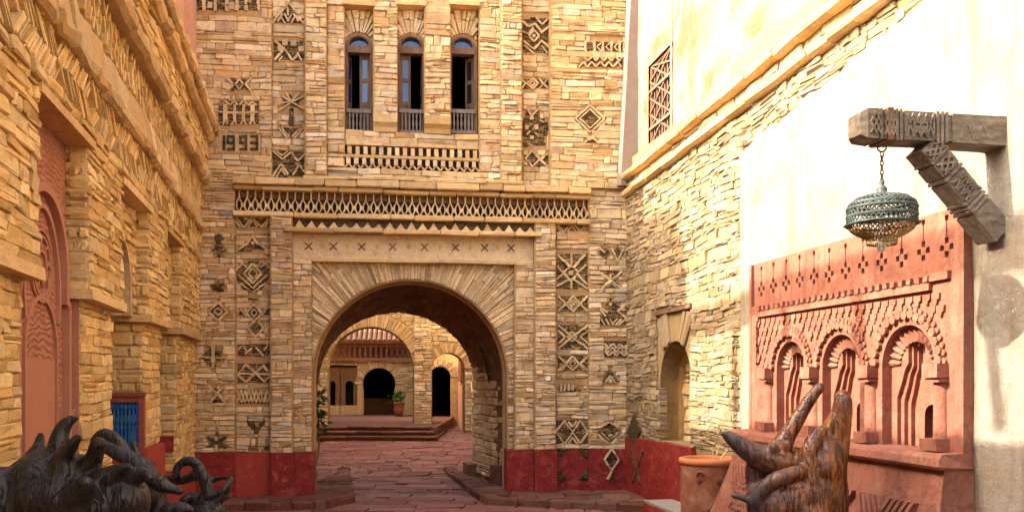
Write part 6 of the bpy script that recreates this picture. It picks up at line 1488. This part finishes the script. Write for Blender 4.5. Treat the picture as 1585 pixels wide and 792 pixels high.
root('root_sculpture', 'black looped root wood seat with a hollow bowl end, farthest of the left roots', 'wood sculpture', 'root_dark', [
    [(225, 742, Y3 + .1, 9), (258, 742, Y3 + .1, 9), (285, 741, Y3 + .05, 8), (302, 735, Y3, 8)],
    [(272, 738, Y3, 6), (275, 722, Y3, 6.5), (286, 714, Y3, 7), (298, 714, Y3, 7), (307, 722, Y3, 8), (316, 742, Y3, 9.5), (321, 765, Y3, 11), (312, 784, Y3, 15), (300, 800, Y3, 18)],
    [(285, 775, Y3 - .05, 8), (292, 768, Y3 - .05, 6), (302, 770, Y3, 9)],
    [(322, 768, Y3 - .15, 8), (340, 762, Y3 - .15, 5), (352, 750, Y3 - .12, 4.5), (358, 740, Y3, 4)],
    [(322, 744, Y3 + .2, 6), (342, 739, Y3 + .2, 4.5), (357, 739, Y3 + .1, 4)],
    [(330, 775, Y3, 10), (345, 768, Y3, 7), (354, 752, Y3, 4)],
    [(300, 800, Y3, 22), (300, 860, Y3, 34), (296, 930, Y3, 38), (300, 998, Y3, 42)],
    [(255, 800, Y3, 10), (280, 796, Y3, 12), (300, 800, Y3, 16)]],
    [(338, 768, Y3 + .06, 18, 8, .1), (322, 790, Y3, 26, 16, .13)], voxel=.010, ridge=.004, seed=12)
Y4 = 6.6
root('root_sculpture', 'varnished brown root wood sculpture with raised limbs before the pink niche panel', 'wood sculpture', 'root_warm', [
    [(1258, 800, Y4, 54), (1268, 752, Y4, 44), (1274, 712, Y4, 33), (1289, 676, Y4 - .02, 25), (1301, 645, Y4 - .05, 18), (1306, 622, Y4 - .06, 14)],
    [(1290, 690, Y4 + .1, 18), (1300, 640, Y4 + .14, 14), (1305, 614, Y4 + .15, 12.5)],
    [(1198, 712, Y4 + .1, 26), (1214, 682, Y4 + .12, 15), (1232, 652, Y4 + .13, 12), (1252, 620, Y4 + .14, 10), (1268, 600, Y4 + .14, 8.5)],
    [(1212, 715, Y4, 28), (1182, 708, Y4, 22), (1160, 698, Y4, 17), (1140, 684, Y4, 13), (1124, 673, Y4, 8), (1118, 671, Y4, 4.5)],
    [(1172, 705, Y4 + .05, 14), (1170, 728, Y4 + .08, 16), (1170, 750, Y4 + .08, 15), (1168, 768, Y4, 10)],
    [(1134, 766, Y4 - .1, 4), (1148, 769, Y4 - .1, 6), (1170, 776, Y4 - .1, 9), (1210, 786, Y4 - .1, 22)],
    [(1168, 776, Y4 - .16, 10), (1186, 752, Y4 - .2, 12), (1210, 738, Y4 - .22, 12), (1238, 730, Y4 - .2, 12)],
    [(1250, 745, Y4 - .14, 22), (1250, 712, Y4 - .13, 16), (1256, 690, Y4 - .12, 14), (1270, 668, Y4 - .10, 11)],
    [(1292, 745, Y4 - .08, 18), (1298, 705, Y4 - .08, 15), (1310, 655, Y4 - .06, 9)],
    [(1196, 702, Y4 - .06, 10), (1198, 692, Y4 - .08, 8)], [(1216, 700, Y4 - .06, 10), (1218, 688, Y4 - .08, 8.5)],
    [(1240, 800, Y4, 64), (1228, 860, Y4, 68), (1232, 920, Y4, 62), (1228, 975, Y4, 66)]],
    [(1252, 762, Y4 - .03, 50, 46, .22), (1214, 784, Y4 - .06, 58, 48, .22), (1222, 712, Y4, 26, 20, .12), (1280, 705, Y4 - .06, 26, 36, .13), (1270, 724, Y4 - .05, 36, 40, .17), (1240, 770, Y4 - .05, 64, 46, .22), (1198, 776, Y4 - .02, 42, 30, .2)], voxel=.011, ridge=.004, seed=21)
